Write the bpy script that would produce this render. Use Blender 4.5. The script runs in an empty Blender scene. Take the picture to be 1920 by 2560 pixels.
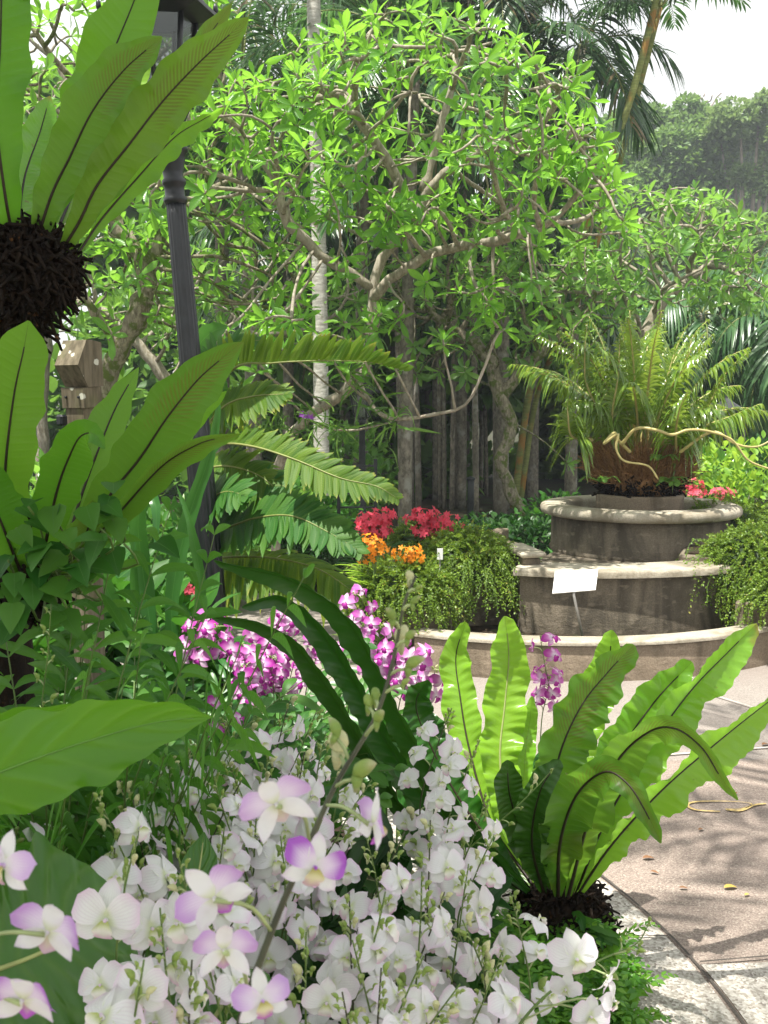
import bpy, math, random
import numpy as np
from mathutils import Vector, Matrix
rng = np.random.default_rng(11)
random.seed(11)
S = bpy.context.scene
COL = S.collection
# ------------------------------------------------------------------ camera, world, sun, exposure
F, PITCH, EYE = 2600.0, math.radians(6.1), 1.6
cam = bpy.data.cameras.new("camera"); camo = bpy.data.objects.new("camera", cam); COL.objects.link(camo)
camo.location = (0, 0, EYE); camo.rotation_euler = (math.pi/2 - PITCH, 0, 0)
cam.sensor_fit = 'VERTICAL'; cam.sensor_height = 36.0; cam.lens = 36.0*F/2560.0
cam.clip_start = 0.05; cam.clip_end = 2000
cam.dof.use_dof = True; cam.dof.focus_distance = 3.6; cam.dof.aperture_fstop = 15.0
S.camera = camo
SUN = np.array([-0.20, -0.20, 0.95]); SUN = SUN/np.linalg.norm(SUN)
w = bpy.data.worlds.new("World"); S.world = w; w.use_nodes = True
nt = w.node_tree; nt.nodes.clear()
sky = nt.nodes.new("ShaderNodeTexSky"); sky.sky_type = 'NISHITA'; sky.sun_disc = False
sky.sun_elevation = math.asin(SUN[2]); sky.sun_rotation = math.atan2(SUN[0], SUN[1])
sky.dust_density = 4.0; sky.air_density = 1.0; sky.altitude = 20
bgA = nt.nodes.new("ShaderNodeBackground"); bgA.inputs[1].default_value = 0.11
bgB = nt.nodes.new("ShaderNodeBackground"); bgB.inputs[0].default_value = (1, .99, .97, 1); bgB.inputs[1].default_value = 0.72
# thin bright tropical cloud veil over the blue sky
tc = nt.nodes.new("ShaderNodeTexCoord"); no = nt.nodes.new("ShaderNodeTexNoise"); no.inputs['Scale'].default_value = 2.2; no.inputs['Detail'].default_value = 6
mr = nt.nodes.new("ShaderNodeMapRange"); mr.inputs[1].default_value = .3; mr.inputs[2].default_value = .6; mr.inputs[3].default_value = .6; mr.inputs[4].default_value = .97
mx = nt.nodes.new("ShaderNodeMixShader"); wo = nt.nodes.new("ShaderNodeOutputWorld")
nt.links.new(tc.outputs['Generated'], no.inputs['Vector']); nt.links.new(no.outputs['Fac'], mr.inputs[0]); nt.links.new(mr.outputs[0], mx.inputs[0])
nt.links.new(sky.outputs[0], bgA.inputs[0]); nt.links.new(bgA.outputs[0], mx.inputs[1]); nt.links.new(bgB.outputs[0], mx.inputs[2]); nt.links.new(mx.outputs[0], wo.inputs[0])
sl = bpy.data.lights.new("sun", 'SUN'); sl.energy = 5.0; sl.angle = math.radians(0.55); sl.color = (1, .96, .88)
so = bpy.data.objects.new("sun", sl); COL.objects.link(so); so.location = (0, 0, 30)
so.rotation_euler = Vector(SUN).to_track_quat('Z', 'Y').to_euler()
S.view_settings.view_transform = 'Standard'; S.view_settings.look = 'None'
S.view_settings.exposure = 0.97; S.view_settings.gamma = 1.0; S.view_settings.use_curve_mapping = False
S.render.engine = 'CYCLES'
cy = S.cycles
cy.max_bounces = 7; cy.diffuse_bounces = 4; cy.glossy_bounces = 3; cy.transmission_bounces = 4; cy.transparent_max_bounces = 8; cy.volume_bounces = 0
cy.use_denoising = True; cy.use_adaptive_sampling = True; cy.adaptive_threshold = 0.015
cy.sample_clamp_indirect = 6.0; cy.caustics_reflective = False; cy.caustics_refractive = False

# ------------------------------------------------------------------ helpers
cp, sp = math.cos(PITCH), math.sin(PITCH)
def ray(px, py):
    u, v = (px-960)/F, (1280-py)/F
    return np.array([u, cp+v*sp, -sp+v*cp])
def at(px, py, Y):
    d = ray(px, py); return np.array([0, 0, EYE])+d*(Y/d[1])
def gnd(px, py, z=0.0):
    d = ray(px, py); return np.array([0, 0, EYE])+d*((z-EYE)/d[2])
def mpp(Y): return Y/F              # metres per photo pixel at a distance
def nrm(a): return a/np.maximum(np.linalg.norm(a, axis=-1, keepdims=True), 1e-9)
def smooth(pts, n):
    """Catmull-Rom through pts, n samples evenly spaced"""
    P = np.asarray(pts, float); P = np.vstack([2*P[0]-P[1], P, 2*P[-1]-P[-2]])
    out = []
    for i in range(1, len(P)-2):
        t = np.linspace(0, 1, 16, endpoint=False)[:, None]
        a, b, c, d = P[i-1], P[i], P[i+1], P[i+2]
        out.append(.5*(2*b+(c-a)*t+(2*a-5*b+4*c-d)*t*t+(3*b-a-3*c+d)*t**3))
    out.append(P[-2][None]); Q = np.vstack(out)
    L = np.r_[0, np.cumsum(np.linalg.norm(np.diff(Q, axis=0), axis=1))]
    s = np.linspace(0, L[-1], n)
    return np.stack([np.interp(s, L, Q[:, k]) for k in range(Q.shape[1])], 1)
def tang(P): return nrm(np.gradient(P, axis=0))

class MB:
    def __init__(s): s.V = []; s.L = []; s.q = []; s.n = 0
    def add(s, V, faces, lc=None, mi=0, sm=True):
        V = np.asarray(V, float).reshape(-1, 3)
        if lc is None: lc = np.zeros((len(V), 3))
        s.V.append(V); s.L.append(np.asarray(lc, float).reshape(-1, 3))
        if isinstance(faces, np.ndarray): s.q.append((faces+s.n, mi, sm))
        else:
            by = {}
            for f in faces: by.setdefault(len(f), []).append(f)
            for k in by: s.q.append((np.array(by[k])+s.n, mi, sm))
        s.n += len(V); return s
    def grid(s, P, lc=None, mi=0, closed=False, sm=True):
        n, m = P.shape[:2]; i = np.arange(n-1)[:, None]; j = np.arange(m if closed else m-1)[None]
        j2 = (j+1) % m
        f = np.stack([i*m+j, i*m+j2, (i+1)*m+j2, (i+1)*m+j], -1).reshape(-1, 4)
        return s.add(P.reshape(-1, 3), f, None if lc is None else lc.reshape(-1, 3), mi, sm)
    def tube(s, P, r, k=8, rnd=0.0, mi=0, cap=True, flute=None):
        P = np.asarray(P, float); n = len(P); r = np.broadcast_to(np.asarray(r, float), (n,))
        T = tang(P); ref = np.array([0, 0, 1.]) if abs(T[0][2]) < .8 else np.array([0, 1., 0])
        N = nrm(np.cross(T[0], ref)); Ns = [N]
        for i in range(1, n):
            N = N-T[i]*np.dot(N, T[i]); N = nrm(N); Ns.append(N)
        Ns = np.array(Ns); B = np.cross(T, Ns)
        a = np.arange(k)*2*np.pi/k
        rr = r[:, None]*(np.ones(k) if flute is None else flute(a))[None]
        G = P[:, None]+rr[..., None]*(np.cos(a)[None, :, None]*Ns[:, None]+np.sin(a)[None, :, None]*B[:, None])
        lc = np.zeros((n, k, 3)); lc[..., 0] = a[None]/6.283; lc[..., 1] = np.linspace(0, 1, n)[:, None]; lc[..., 2] = rnd
        b = s.n; s.grid(G, lc, mi, True)
        if cap:
            s.q.append((np.arange(k)[None, ::-1]+b, mi, False)); s.q.append((np.arange(k)[None]+b+(n-1)*k, mi, False))
        return s
    def lathe(s, prof, c, k=48, mi=0, a0=0, a1=2*np.pi, axis=None, sm=True):
        """prof: (r, z) pairs; c: centre"""
        prof = np.asarray(prof, float); full = abs(a1-a0-2*np.pi) < 1e-6
        a = np.linspace(a0, a1, k, endpoint=not full)
        G = np.zeros((len(prof), len(a), 3))
        G[..., 0] = prof[:, 0, None]*np.cos(a)[None]; G[..., 1] = prof[:, 0, None]*np.sin(a)[None]; G[..., 2] = prof[:, 1, None]
        if axis is not None: G = G@np.array(axis).T
        return s.grid(G+np.asarray(c, float), None, mi, full, sm)
    def box(s, c, d, rz=0, mi=0, M=None, bev=0.0):
        x, y, z = np.asarray(d, float)/2
        if bev > 0:
            b = min(bev, x*.9, y*.9, z*.9); V = []; F_ = []
            bm = bmesh_box(x, y, z, b); V, F_ = bm
        else:
            V = np.array([[-x, -y, -z], [x, -y, -z], [x, y, -z], [-x, y, -z], [-x, -y, z], [x, -y, z], [x, y, z], [-x, y, z]])
            F_ = [(0, 3, 2, 1), (4, 5, 6, 7), (0, 1, 5, 4), (1, 2, 6, 5), (2, 3, 7, 6), (3, 0, 4, 7)]
        V = np.asarray(V, float)
        if M is None: ca, sa = math.cos(rz), math.sin(rz); M = np.array([[ca, -sa, 0], [sa, ca, 0], [0, 0, 1]])
        return s.add(V@np.asarray(M).T+np.asarray(c, float), F_, None, mi, False)
    def batch(s, tpl, X, Z, O, sc, rnd, mi=0):
        """tpl=(V, faces, uv); frames from direction X and up hint Z at O, scale sc (N,) or (N,3)"""
        V, f, uv = tpl; X = nrm(X); Z = nrm(Z-X*np.sum(X*Z, -1, keepdims=True)); Y = np.cross(Z, X)
        sc = np.asarray(sc, float)
        if sc.ndim == 1: sc = sc[:, None].repeat(3, 1)
        W = V[None]*sc[:, None]
        P = O[:, None]+W[..., 0:1]*X[:, None]+W[..., 1:2]*Y[:, None]+W[..., 2:3]*Z[:, None]
        N = len(O); k = len(V)
        lc = np.zeros((N, k, 3)); lc[..., :2] = uv[None]; lc[..., 2] = np.asarray(rnd)[:, None]
        ff = (f[None]+(np.arange(N)*k)[:, None, None]).reshape(-1, f.shape[1])
        return s.add(P.reshape(-1, 3), ff, lc.reshape(-1, 3), mi)
    def strips(s, P, W, hw, rnd, mi=0, fold=0.0):
        """P (M,k,3) centre lines, W (M,k,3) or (M,3) width dirs, hw (M,k)"""
        M, k = P.shape[:2]
        if W.ndim == 2: W = W[:, None].repeat(k, 1)
        cols = [P-W*hw[..., None], P, P+W*hw[..., None]]
        if fold:
            T = nrm(np.gradient(P, axis=1)); N = np.cross(W, T); cols[1] = P-N*(hw*fold)[..., None]
        G = np.stack(cols, 2)                                   # M,k,3,3
        lc = np.zeros((M, k, 3, 3)); lc[..., 0] = np.array([-1, 0, 1]); lc[..., 1] = np.linspace(0, 1, k)[None, :, None]; lc[..., 2] = np.asarray(rnd)[:, None, None]
        i = np.arange(k-1)[:, None]; j = np.arange(2)[None]
        f = np.stack([i*3+j, i*3+j+1, (i+1)*3+j+1, (i+1)*3+j], -1).reshape(-1, 4)
        ff = (f[None]+(np.arange(M)*k*3)[:, None, None]).reshape(-1, 4)
        return s.add(G.reshape(-1, 3), ff, lc.reshape(-1, 3), mi)
    def mesh(s, name, mats, org=(0, 0, 0)):
        me = bpy.data.meshes.new(name)
        V = np.vstack(s.V)-np.asarray(org, float); L = np.vstack(s.L)
        li = np.concatenate([q.ravel() for q, _, _ in s.q]); tot = np.concatenate([np.full(len(q), q.shape[1]) for q, _, _ in s.q])
        mi = np.concatenate([np.full(len(q), m) for q, m, _ in s.q]); sm = np.concatenate([np.full(len(q), b) for q, _, b in s.q])
        me.vertices.add(len(V)); me.vertices.foreach_set('co', V.astype(np.float32).ravel())
        me.loops.add(len(li)); me.loops.foreach_set('vertex_index', li.astype(np.int32))
        me.polygons.add(len(tot)); me.polygons.foreach_set('loop_start', np.r_[0, np.cumsum(tot)[:-1]].astype(np.int32))
        me.polygons.foreach_set('material_index', mi.astype(np.int32)); me.polygons.foreach_set('use_smooth', sm.astype(bool))
        at_ = me.attributes.new('lc', 'FLOAT_VECTOR', 'POINT'); at_.data.foreach_set('vector', L.astype(np.float32).ravel())
        for m in (mats if isinstance(mats, (list, tuple)) else [mats]): me.materials.append(m)
        me.update(calc_edges=True); me.validate(); return me

def bmesh_box(x, y, z, b):
    V = []; idx = {}
    for sx in (-1, 1):
        for sy in (-1, 1):
            for sz in (-1, 1):
                for a in range(3):
                    p = [sx*x, sy*y, sz*z]
                    for q in range(3):
                        if q != a: p[q] -= (sx, sy, sz)[q]*b
                    idx[(sx, sy, sz, a)] = len(V); V.append(p)
    Fc = []
    for a in range(3):
        o = [q for q in range(3) if q != a]
        for s in (-1, 1):
            r = []
            for t1, t2 in ((-1, -1), (1, -1), (1, 1), (-1, 1)):
                k = [0, 0, 0]; k[a] = s; k[o[0]] = t1; k[o[1]] = t2; r.append(idx[(*k, a)])
            Fc.append(r if (s > 0) == (a != 1) else r[::-1])
    for a in range(3):      # edge along axis a
        o = [q for q in range(3) if q != a]
        for s1 in (-1, 1):
            for s2 in (-1, 1):
                def g(t, fa):
                    k = [0, 0, 0]; k[a] = t; k[o[0]] = s1; k[o[1]] = s2; return idx[(*k, fa)]
                Fc.append([g(-1, o[0]), g(1, o[0]), g(1, o[1]), g(-1, o[1])])
    for sx in (-1, 1):
        for sy in (-1, 1):
            for sz in (-1, 1): Fc.append([idx[(sx, sy, sz, a)] for a in range(3)])
    return V, Fc

ORG = {}
def tag(o, label=None, cat=None, group=None, kind=None):
    if label: o['label'] = label
    if cat: o['category'] = cat
    if group: o['group'] = group
    if kind: o['kind'] = kind
    return o
def thing(name, label, cat, loc, group=None):
    o = bpy.data.objects.new(name, None); COL.objects.link(o); o.location = [float(x) for x in loc]; o.empty_display_size = .1
    ORG[o] = np.asarray(loc, float); return tag(o, label, cat, group)
def part(name, mb, mats, parent=None, label=None):
    org = ORG[parent] if parent is not None else np.zeros(3)
    o = bpy.data.objects.new(name, mb.mesh(name, mats, org)); COL.objects.link(o); o.parent = parent; ORG[o] = org
    if label: o['label'] = label
    return o
def solo(name, mb, mats, label=None, cat=None, group=None, kind=None, loc=(0, 0, 0)):
    o = bpy.data.objects.new(name, mb.mesh(name, mats, loc)); COL.objects.link(o); o.location = [float(x) for x in loc]; ORG[o] = np.asarray(loc, float)
    return tag(o, label, cat, group, kind)
def inst(name, me, parent, loc, M3=None, sc=1.0):
    """a part that shares mesh data, placed in world coordinates under its thing"""
    o = bpy.data.objects.new(name, me); COL.objects.link(o); o.parent = parent
    org = ORG.get(parent, np.zeros(3))
    M = Matrix.Identity(4) if M3 is None else Matrix(np.asarray(M3).tolist()).to_4x4()
    o.matrix_local = Matrix.Translation(Vector((np.asarray(loc, float)-org).tolist())) @ M @ Matrix.Scale(sc, 4)
    return o

# ------------------------------------------------------------------ materials
class NT:
    def __init__(s, name):
        s.m = bpy.data.materials.new(name); s.m.use_nodes = True; s.t = s.m.node_tree; s.t.nodes.clear()
    def n(s, ty, ins=None, **props):
        nd = s.t.nodes.new(ty)
        for k, v in props.items(): setattr(nd, k, v)
        for k, v in (ins or {}).items(): s.set(nd.inputs[k], v)
        return nd
    def set(s, sock, v):
        if isinstance(v, bpy.types.NodeSocket): s.t.links.new(v, sock)
        elif isinstance(v, (tuple, list)) and len(v) == 3 and sock.type == 'RGBA': sock.default_value = (*v, 1)
        else: sock.default_value = v
    def mix(s, f, a, b, bt='MIX'):
        nd = s.t.nodes.new("ShaderNodeMix"); nd.data_type = 'RGBA'; nd.blend_type = bt
        s.set(nd.inputs[0], f); s.set(nd.inputs[6], a); s.set(nd.inputs[7], b); return nd.outputs[2]
    def math(s, op, a, b=0.0, clamp=False):
        nd = s.t.nodes.new("ShaderNodeMath"); nd.operation = op; nd.use_clamp = clamp
        s.set(nd.inputs[0], a); s.set(nd.inputs[1], b); return nd.outputs[0]
    def mr(s, v, a, b, c=0.0, d=1.0):
        nd = s.t.nodes.new("ShaderNodeMapRange"); nd.interpolation_type = 'SMOOTHSTEP'
        for i, x in enumerate((v, a, b, c, d)): s.set(nd.inputs[i], x)
        return nd.outputs[0]
    def noise(s, vec, sc, det=3.0, rough=.55, dist=0.0):
        nd = s.n("ShaderNodeTexNoise", {'Scale': sc, 'Detail': det, 'Roughness': rough, 'Distortion': dist})
        if vec is not None: s.set(nd.inputs['Vector'], vec)
        return nd.outputs['Fac']
    def pos(s, scale=None):
        p = s.t.nodes.new("ShaderNodeNewGeometry").outputs['Position']
        if scale is None: return p
        nd = s.n("ShaderNodeVectorMath", operation='MULTIPLY'); s.set(nd.inputs[0], p); nd.inputs[1].default_value = scale; return nd.outputs[0]
    def lc(s):
        a = s.n("ShaderNodeAttribute", attribute_name='lc'); x = s.n("ShaderNodeSeparateXYZ"); s.t.links.new(a.outputs['Vector'], x.inputs[0]); return x.outputs[0], x.outputs[1], x.outputs[2]
    def bump(s, h, st, d=.01):
        nd = s.n("ShaderNodeBump", {'Strength': st, 'Distance': d, 'Height': h}); return nd.outputs[0]
    def bsdf(s, col, rough=.6, spec=.4, nor=None, metal=0.0, **kw):
        nd = s.t.nodes.new("ShaderNodeBsdfPrincipled"); s.set(nd.inputs['Base Color'], col); s.set(nd.inputs['Roughness'], rough); s.set(nd.inputs['Specular IOR Level'], spec); s.set(nd.inputs['Metallic'], metal)
        if nor is not None: s.set(nd.inputs['Normal'], nor)
        for k, v in kw.items(): s.set(nd.inputs[k], v)
        return nd.outputs[0]
    def out(s, sh):
        o = s.t.nodes.new("ShaderNodeOutputMaterial"); s.t.links.new(sh, o.inputs['Surface']); return s.m
def sc3(c, k): return tuple(min(1.0, x*k) for x in c)

def leafmat(name, col, trans=None, tl=.38, rib=None, ribw=.05, veins=0, slope=.6, vs=.25, var=.35, rough=.38, spec=.45, tip=None, dead=None, patch=None, hue=.02, back=None, sori=None, vbump=.15):
    t = NT(name); u, v, r = t.lc(); au = t.math('ABSOLUTE', u)
    no = t.noise(t.pos(), 9.0, 2.0)
    k = t.math('ADD', t.math('MULTIPLY', t.math('SUBTRACT', r, .5), var*1.6), t.math('MULTIPLY', t.math('SUBTRACT', no, .5), var))
    h = t.n("ShaderNodeHueSaturation", {'Hue': t.math('ADD', .5, t.math('MULTIPLY', t.math('SUBTRACT', r, .5), -hue*2)), 'Saturation': 1.0, 'Value': t.math('ADD', 1.0, k), 'Color': col})
    c = h.outputs[0]
    if back is not None:
        bf = t.n("ShaderNodeNewGeometry").outputs['Backfacing']; c = t.mix(bf, c, back)
    if veins:
        ph = t.math('SUBTRACT', t.math('MULTIPLY', v, veins), t.math('MULTIPLY', au, slope*veins*.1))
        wv = t.math('ADD', t.math('MULTIPLY', t.math('SINE', t.math('MULTIPLY', ph, 6.283)), .5), .5)
        wv = t.math('POWER', wv, 3.0)
        c = t.mix(t.math('MULTIPLY', wv, vs), c, t.mix(.5, c, sc3((col[0]*1.9+.02, col[1]*1.5, col[2]*1.2), 1)))
    if tip is not None: c = t.mix(t.mr(t.math('ADD', v, t.math('MULTIPLY', t.math('SUBTRACT', no, .5), .5)), tip[1], 1.05), c, tip[0])
    if patch is not None:
        pm = t.mr(t.noise(t.pos(), patch[1], 3.0), patch[2], patch[2]+.06); c = t.mix(t.math('MULTIPLY', pm, patch[3]), c, patch[0])
    if sori is not None:
        st_ = t.mr(t.math('SINE', t.math('SUBTRACT', t.math('MULTIPLY', v, 420.0), t.math('MULTIPLY', au, 34.0))), -.5, .4); zn = t.math('MULTIPLY', t.mr(t.math('ADD', v, t.math('MULTIPLY', t.math('SUBTRACT', t.noise(t.pos(), 5.0, 2.0), .5), .5)), .56, .72), t.mr(au, .72, .45)); c = t.mix(t.math('MULTIPLY', t.math('MULTIPLY', st_, zn), .8), c, sori)
    if dead is not None: c = t.mix(t.math('GREATER_THAN', r, 1-dead[1]), c, dead[0])
    if rib is not None: c = t.mix(t.mr(au, ribw, ribw*.4), c, rib)
    nor = None
    if veins: nor = t.bump(wv, vbump, .004)
    a = t.bsdf(c, rough, spec, nor)
    tr = t.n("ShaderNodeBsdfTranslucent")
    if trans is None: trans = sc3((col[0]*2.3+.02, col[1]*2.0+.03, col[2]*.9), 1)
    tcx = t.mix(.55, c, trans); t.set(tr.inputs[0], tcx)
    ms = t.n("ShaderNodeMixShader", {0: tl}); t.t.links.new(a, ms.inputs[1]); t.t.links.new(tr.outputs[0], ms.inputs[2])
    return t.out(ms.outputs[0])
def barkmat(name, a, b, sc=30.0, moss=None, ms=(.5, .6), stretch=(1, 1, .35), bs=.6, mossc=(.08, .12, .02)):
    t = NT(name); p = t.pos(stretch); n1 = t.noise(p, sc, 5.0, .65); n2 = t.noise(t.pos(), sc*.22, 3.0)
    c = t.mix(t.mr(n1, .35, .68), a, b); c = t.mix(t.math('MULTIPLY', t.mr(n2, .42, .62), .5), c, sc3(a, .55))
    if moss is not None: c = t.mix(t.mr(t.noise(t.pos(), moss, 4.0), *ms), c, mossc)
    return t.out(t.bsdf(c, .85, .2, t.bump(n1, bs, .012)))
def stonemat(name, a, b, stain, sc=14.0, ring=False):
    t = NT(name); n1 = t.noise(t.pos(), sc*8, 4.0, .7); n2 = t.noise(t.pos((1, 1, .3)), sc*.35, 5.0, .6, .6); n3 = t.noise(t.pos((1, 1, 2.0)), sc*.9, 4.0)
    c = t.mix(t.mr(n1, .3, .7), a, b); c = t.mix(t.math('MULTIPLY', t.mr(n2, .42, .66), .8), c, stain); c = t.mix(t.math('MULTIPLY', t.mr(n3, .56, .7), .45), c, sc3(b, 1.3))
    h = t.math('ADD', t.math('MULTIPLY', n1, .6), n3)
    return t.out(t.bsdf(c, .88, .25, t.bump(h, .55, .012)))
def plain(name, col, rough=.5, spec=.4, metal=0.0, var=.15, sc=20.0):
    t = NT(name); n1 = t.noise(t.pos(), sc, 3.0); c = t.mix(t.mr(n1, .3, .7), sc3(col, 1-var), sc3(col, 1+var))
    return t.out(t.bsdf(c, rough, spec, None, metal))
def petalmat(name, base, mid, tip, t0=.25, t1=.9, tl=.4, rough=.5, veins=10, edge=None):
    t = NT(name); u, v, r = t.lc(); au = t.math('ABSOLUTE', u)
    oi = t.n("ShaderNodeObjectInfo").outputs['Random']
    c = t.mix(t.mr(v, 0.0, t0), base, mid)
    k = t.math('ADD', t.math('MULTIPLY', au, .25), v)
    c = t.mix(t.math('MULTIPLY', t.mr(k, t1-.4, t1+.25), t.math('ADD', .35, t.math('MULTIPLY', oi, .9)), True), c, tip)
    wv = t.math('POWER', t.math('ADD', t.math('MULTIPLY', t.math('SINE', t.math('MULTIPLY', u, veins*3.14)), .5), .5), 4.0)
    c = t.mix(t.math('MULTIPLY', wv, .2), c, sc3(tip, .78))
    a = t.bsdf(c, rough, .3, t.bump(wv, .15, .002)); tr = t.n("ShaderNodeBsdfTranslucent"); t.set(tr.inputs[0], c)
    ms = t.n("ShaderNodeMixShader", {0: tl}); t.t.links.new(a, ms.inputs[1]); t.t.links.new(tr.outputs[0], ms.inputs[2])
    return t.out(ms.outputs[0])
# ------------------------------------------------------------------ palette
M = {}
M['plumeria'] = leafmat('plumeria_leaf', (.105, .275, .03), (.44, .88, .08), .50, (.2, .36, .07), .07, 9, .8, .25, .35, .3, .5, hue=.015)
M['plumeria_far'] = leafmat('plumeria_leaf_far', (.14, .30, .05), (.46, .85, .12), .45, (.2, .36, .08), .07, 0, var=.4, rough=.3, spec=.5)
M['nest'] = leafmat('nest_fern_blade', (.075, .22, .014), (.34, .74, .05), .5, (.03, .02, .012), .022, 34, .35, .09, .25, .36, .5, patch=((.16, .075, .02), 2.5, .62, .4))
M['nest_sun'] = leafmat('nest_fern_blade_sunlit_glossy', (.15, .36, .025), (.46, .86, .09), .42, (.05, .035, .02), .022, 40, .35, .16, .2, .24, .6, back=(.075, .16, .02), patch=((.13, .07, .02), 38, .69, .75), tip=((.20, .13, .03), .985))  # brighter, glossier copy of the blade, sunlight put into its colour
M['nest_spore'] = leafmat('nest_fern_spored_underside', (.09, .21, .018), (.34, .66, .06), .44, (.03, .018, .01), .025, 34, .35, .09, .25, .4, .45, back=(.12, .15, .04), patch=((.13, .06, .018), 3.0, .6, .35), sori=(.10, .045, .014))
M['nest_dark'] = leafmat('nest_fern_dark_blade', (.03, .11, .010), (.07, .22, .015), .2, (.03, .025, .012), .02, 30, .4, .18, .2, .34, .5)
M['bigleaf'] = leafmat('big_glossy_leaf', (.07, .22, .012), (.32, .68, .04), .46, (.2, .36, .06), .0, 8, 2.0, .4, .15, .34, .5, vbump=.4)
M['ribleaf'] = leafmat('ribbed_leaf', (.055, .16, .022), (.20, .46, .05), .38, (.32, .32, .1), .02, 11, 2.2, .6, .2, .34, .5, vbump=.5)
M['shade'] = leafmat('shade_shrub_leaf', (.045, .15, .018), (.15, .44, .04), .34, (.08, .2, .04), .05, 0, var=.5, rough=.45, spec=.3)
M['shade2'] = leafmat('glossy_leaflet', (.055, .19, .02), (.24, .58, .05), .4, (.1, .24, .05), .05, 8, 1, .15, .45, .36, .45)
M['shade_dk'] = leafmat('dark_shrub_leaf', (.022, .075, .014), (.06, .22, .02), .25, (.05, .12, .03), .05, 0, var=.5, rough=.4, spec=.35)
M['strap'] = leafmat('strap_leaf', (.05, .17, .03), (.17, .45, .06), .32, (.1, .25, .06), .04, 0, var=.35, rough=.34, spec=.5)
M['lime'] = leafmat('lime_shrub_leaf', (.22, .40, .035), (.6, .85, .1), .42, None, 0, 0, var=.4, rough=.4)
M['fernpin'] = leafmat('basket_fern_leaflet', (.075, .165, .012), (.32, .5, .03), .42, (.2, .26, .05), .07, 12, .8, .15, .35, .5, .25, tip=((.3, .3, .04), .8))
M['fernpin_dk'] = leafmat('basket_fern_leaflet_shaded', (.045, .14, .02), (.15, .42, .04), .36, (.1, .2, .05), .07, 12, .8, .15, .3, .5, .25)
M['palm'] = leafmat('palm_leaflet', (.035, .10, .025), (.12, .30, .05), .3, (.1, .16, .05), .08, 0, var=.5, rough=.32, spec=.6, dead=((.16, .11, .05), .05))
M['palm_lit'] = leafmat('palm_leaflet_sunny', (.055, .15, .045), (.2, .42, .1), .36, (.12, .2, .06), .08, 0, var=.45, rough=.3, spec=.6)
M['cycad'] = leafmat('cycad_leaflet', (.105, .215, .022), (.6, .8, .1), .36, (.4, .4, .12), .12, 0, var=.5, rough=.22, spec=.9)
M['rachis'] = plain('frond_stalk', (.20, .22, .06), .5)
M['rachis_y'] = plain('yellow_frond_stalk', (.44, .38, .15), .45)
M['rachis_dk'] = plain('dark_midrib', (.03, .02, .012), .5)
M['rib_pale'] = plain('pale_midrib', (.30, .34, .12), .45)
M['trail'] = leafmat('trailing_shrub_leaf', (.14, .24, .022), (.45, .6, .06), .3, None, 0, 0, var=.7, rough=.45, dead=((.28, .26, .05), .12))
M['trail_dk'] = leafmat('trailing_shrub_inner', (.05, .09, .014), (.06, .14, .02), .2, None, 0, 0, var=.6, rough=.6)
M['far'] = leafmat('far_tree_leaf', (.12, .22, .055), (.3, .5, .09), .38, None, 0, 0, var=.55, rough=.5)
M['far2'] = leafmat('far_tree_leaf_pale', (.14, .23, .07), (.34, .5, .12), .38, None, 0, 0, var=.5, rough=.5)
M['mass'] = leafmat('background_leaf', (.09, .20, .03), (.3, .58, .06), .32, None, 0, 0, var=.6, rough=.4)
M['ground_fern'] = leafmat('ground_fern_leaf', (.10, .27, .025), (.4, .75, .08), .38, None, 0, 0, var=.45, rough=.45)
M['bark'] = barkmat('plumeria_bark', (.40, .36, .29), (.20, .17, .12), 38)
M['bark_moss'] = barkmat('mossy_bark', (.34, .30, .22), (.12, .10, .065), 42, moss=14, ms=(.48, .6), mossc=(.10, .13, .03), bs=.9)
M['bark_palm'] = barkmat('palm_trunk_bark', (.27, .24, .19), (.11, .095, .075), 24, moss=6, ms=(.55, .7), mossc=(.30, .29, .25), stretch=(1, 1, .6))
M['bark_white'] = barkmat('white_trunk_bark', (.62, .60, .54), (.33, .31, .26), 22, stretch=(.6, .6, 2.0), moss=5, ms=(.6, .7), mossc=(.16, .15, .09))
M['bark_green'] = barkmat('green_ringed_bark', (.28, .31, .10), (.17, .2, .06), 18, stretch=(.3, .3, 2.5), moss=3, ms=(.5, .62), mossc=(.34, .19, .05), bs=.2)
M['bark_far'] = barkmat('far_bark', (.3, .26, .21), (.18, .15, .12), 4)
M['root'] = barkmat('fibrous_root', (.022, .013, .007), (.007, .005, .003), 60, moss=30, ms=(.64, .72), mossc=(.13, .06, .02), bs=1.0)
M['fibre'] = barkmat('brown_fibre', (.46, .26, .11), (.20, .10, .045), 55, stretch=(1, 1, .3), bs=1.0)
M['iron'] = plain('painted_iron', (.010, .012, .014), .38, .5, .0, .3)
M['iron_far'] = plain('weathered_iron', (.03, .033, .036), .5, .4, .0, .2)
M['stone'] = stonemat('weathered_concrete', (.20, .155, .11), (.30, .245, .18), (.10, .08, .055))
M['stone_dk'] = stonemat('dark_stained_concrete', (.15, .125, .09), (.24, .20, .15), (.055, .048, .036))
M['coping'] = stonemat('pale_coping', (.34, .30, .23), (.46, .42, .34), (.20, .17, .12), 12)
M['board'] = plain('white_painted_board', (.88, .88, .87), .35, .5, 0, .02)
M['steel'] = plain('grey_stake', (.30, .29, .27), .45, .5, .3, .1)
M['soil'] = barkmat('dark_soil', (.05, .035, .022), (.022, .016, .01), 40, moss=4, ms=(.45, .65), mossc=(.035, .06, .015))
M['stem'] = plain('green_stem', (.10, .17, .035), .45, .4, 0, .25)
M['pedicel'] = plain('pale_pedicel', (.34, .42, .18), .45, .4, 0, .2)
M['stem_dk'] = plain('purplish_stem', (.055, .06, .028), .45, .4, 0, .3)
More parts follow.
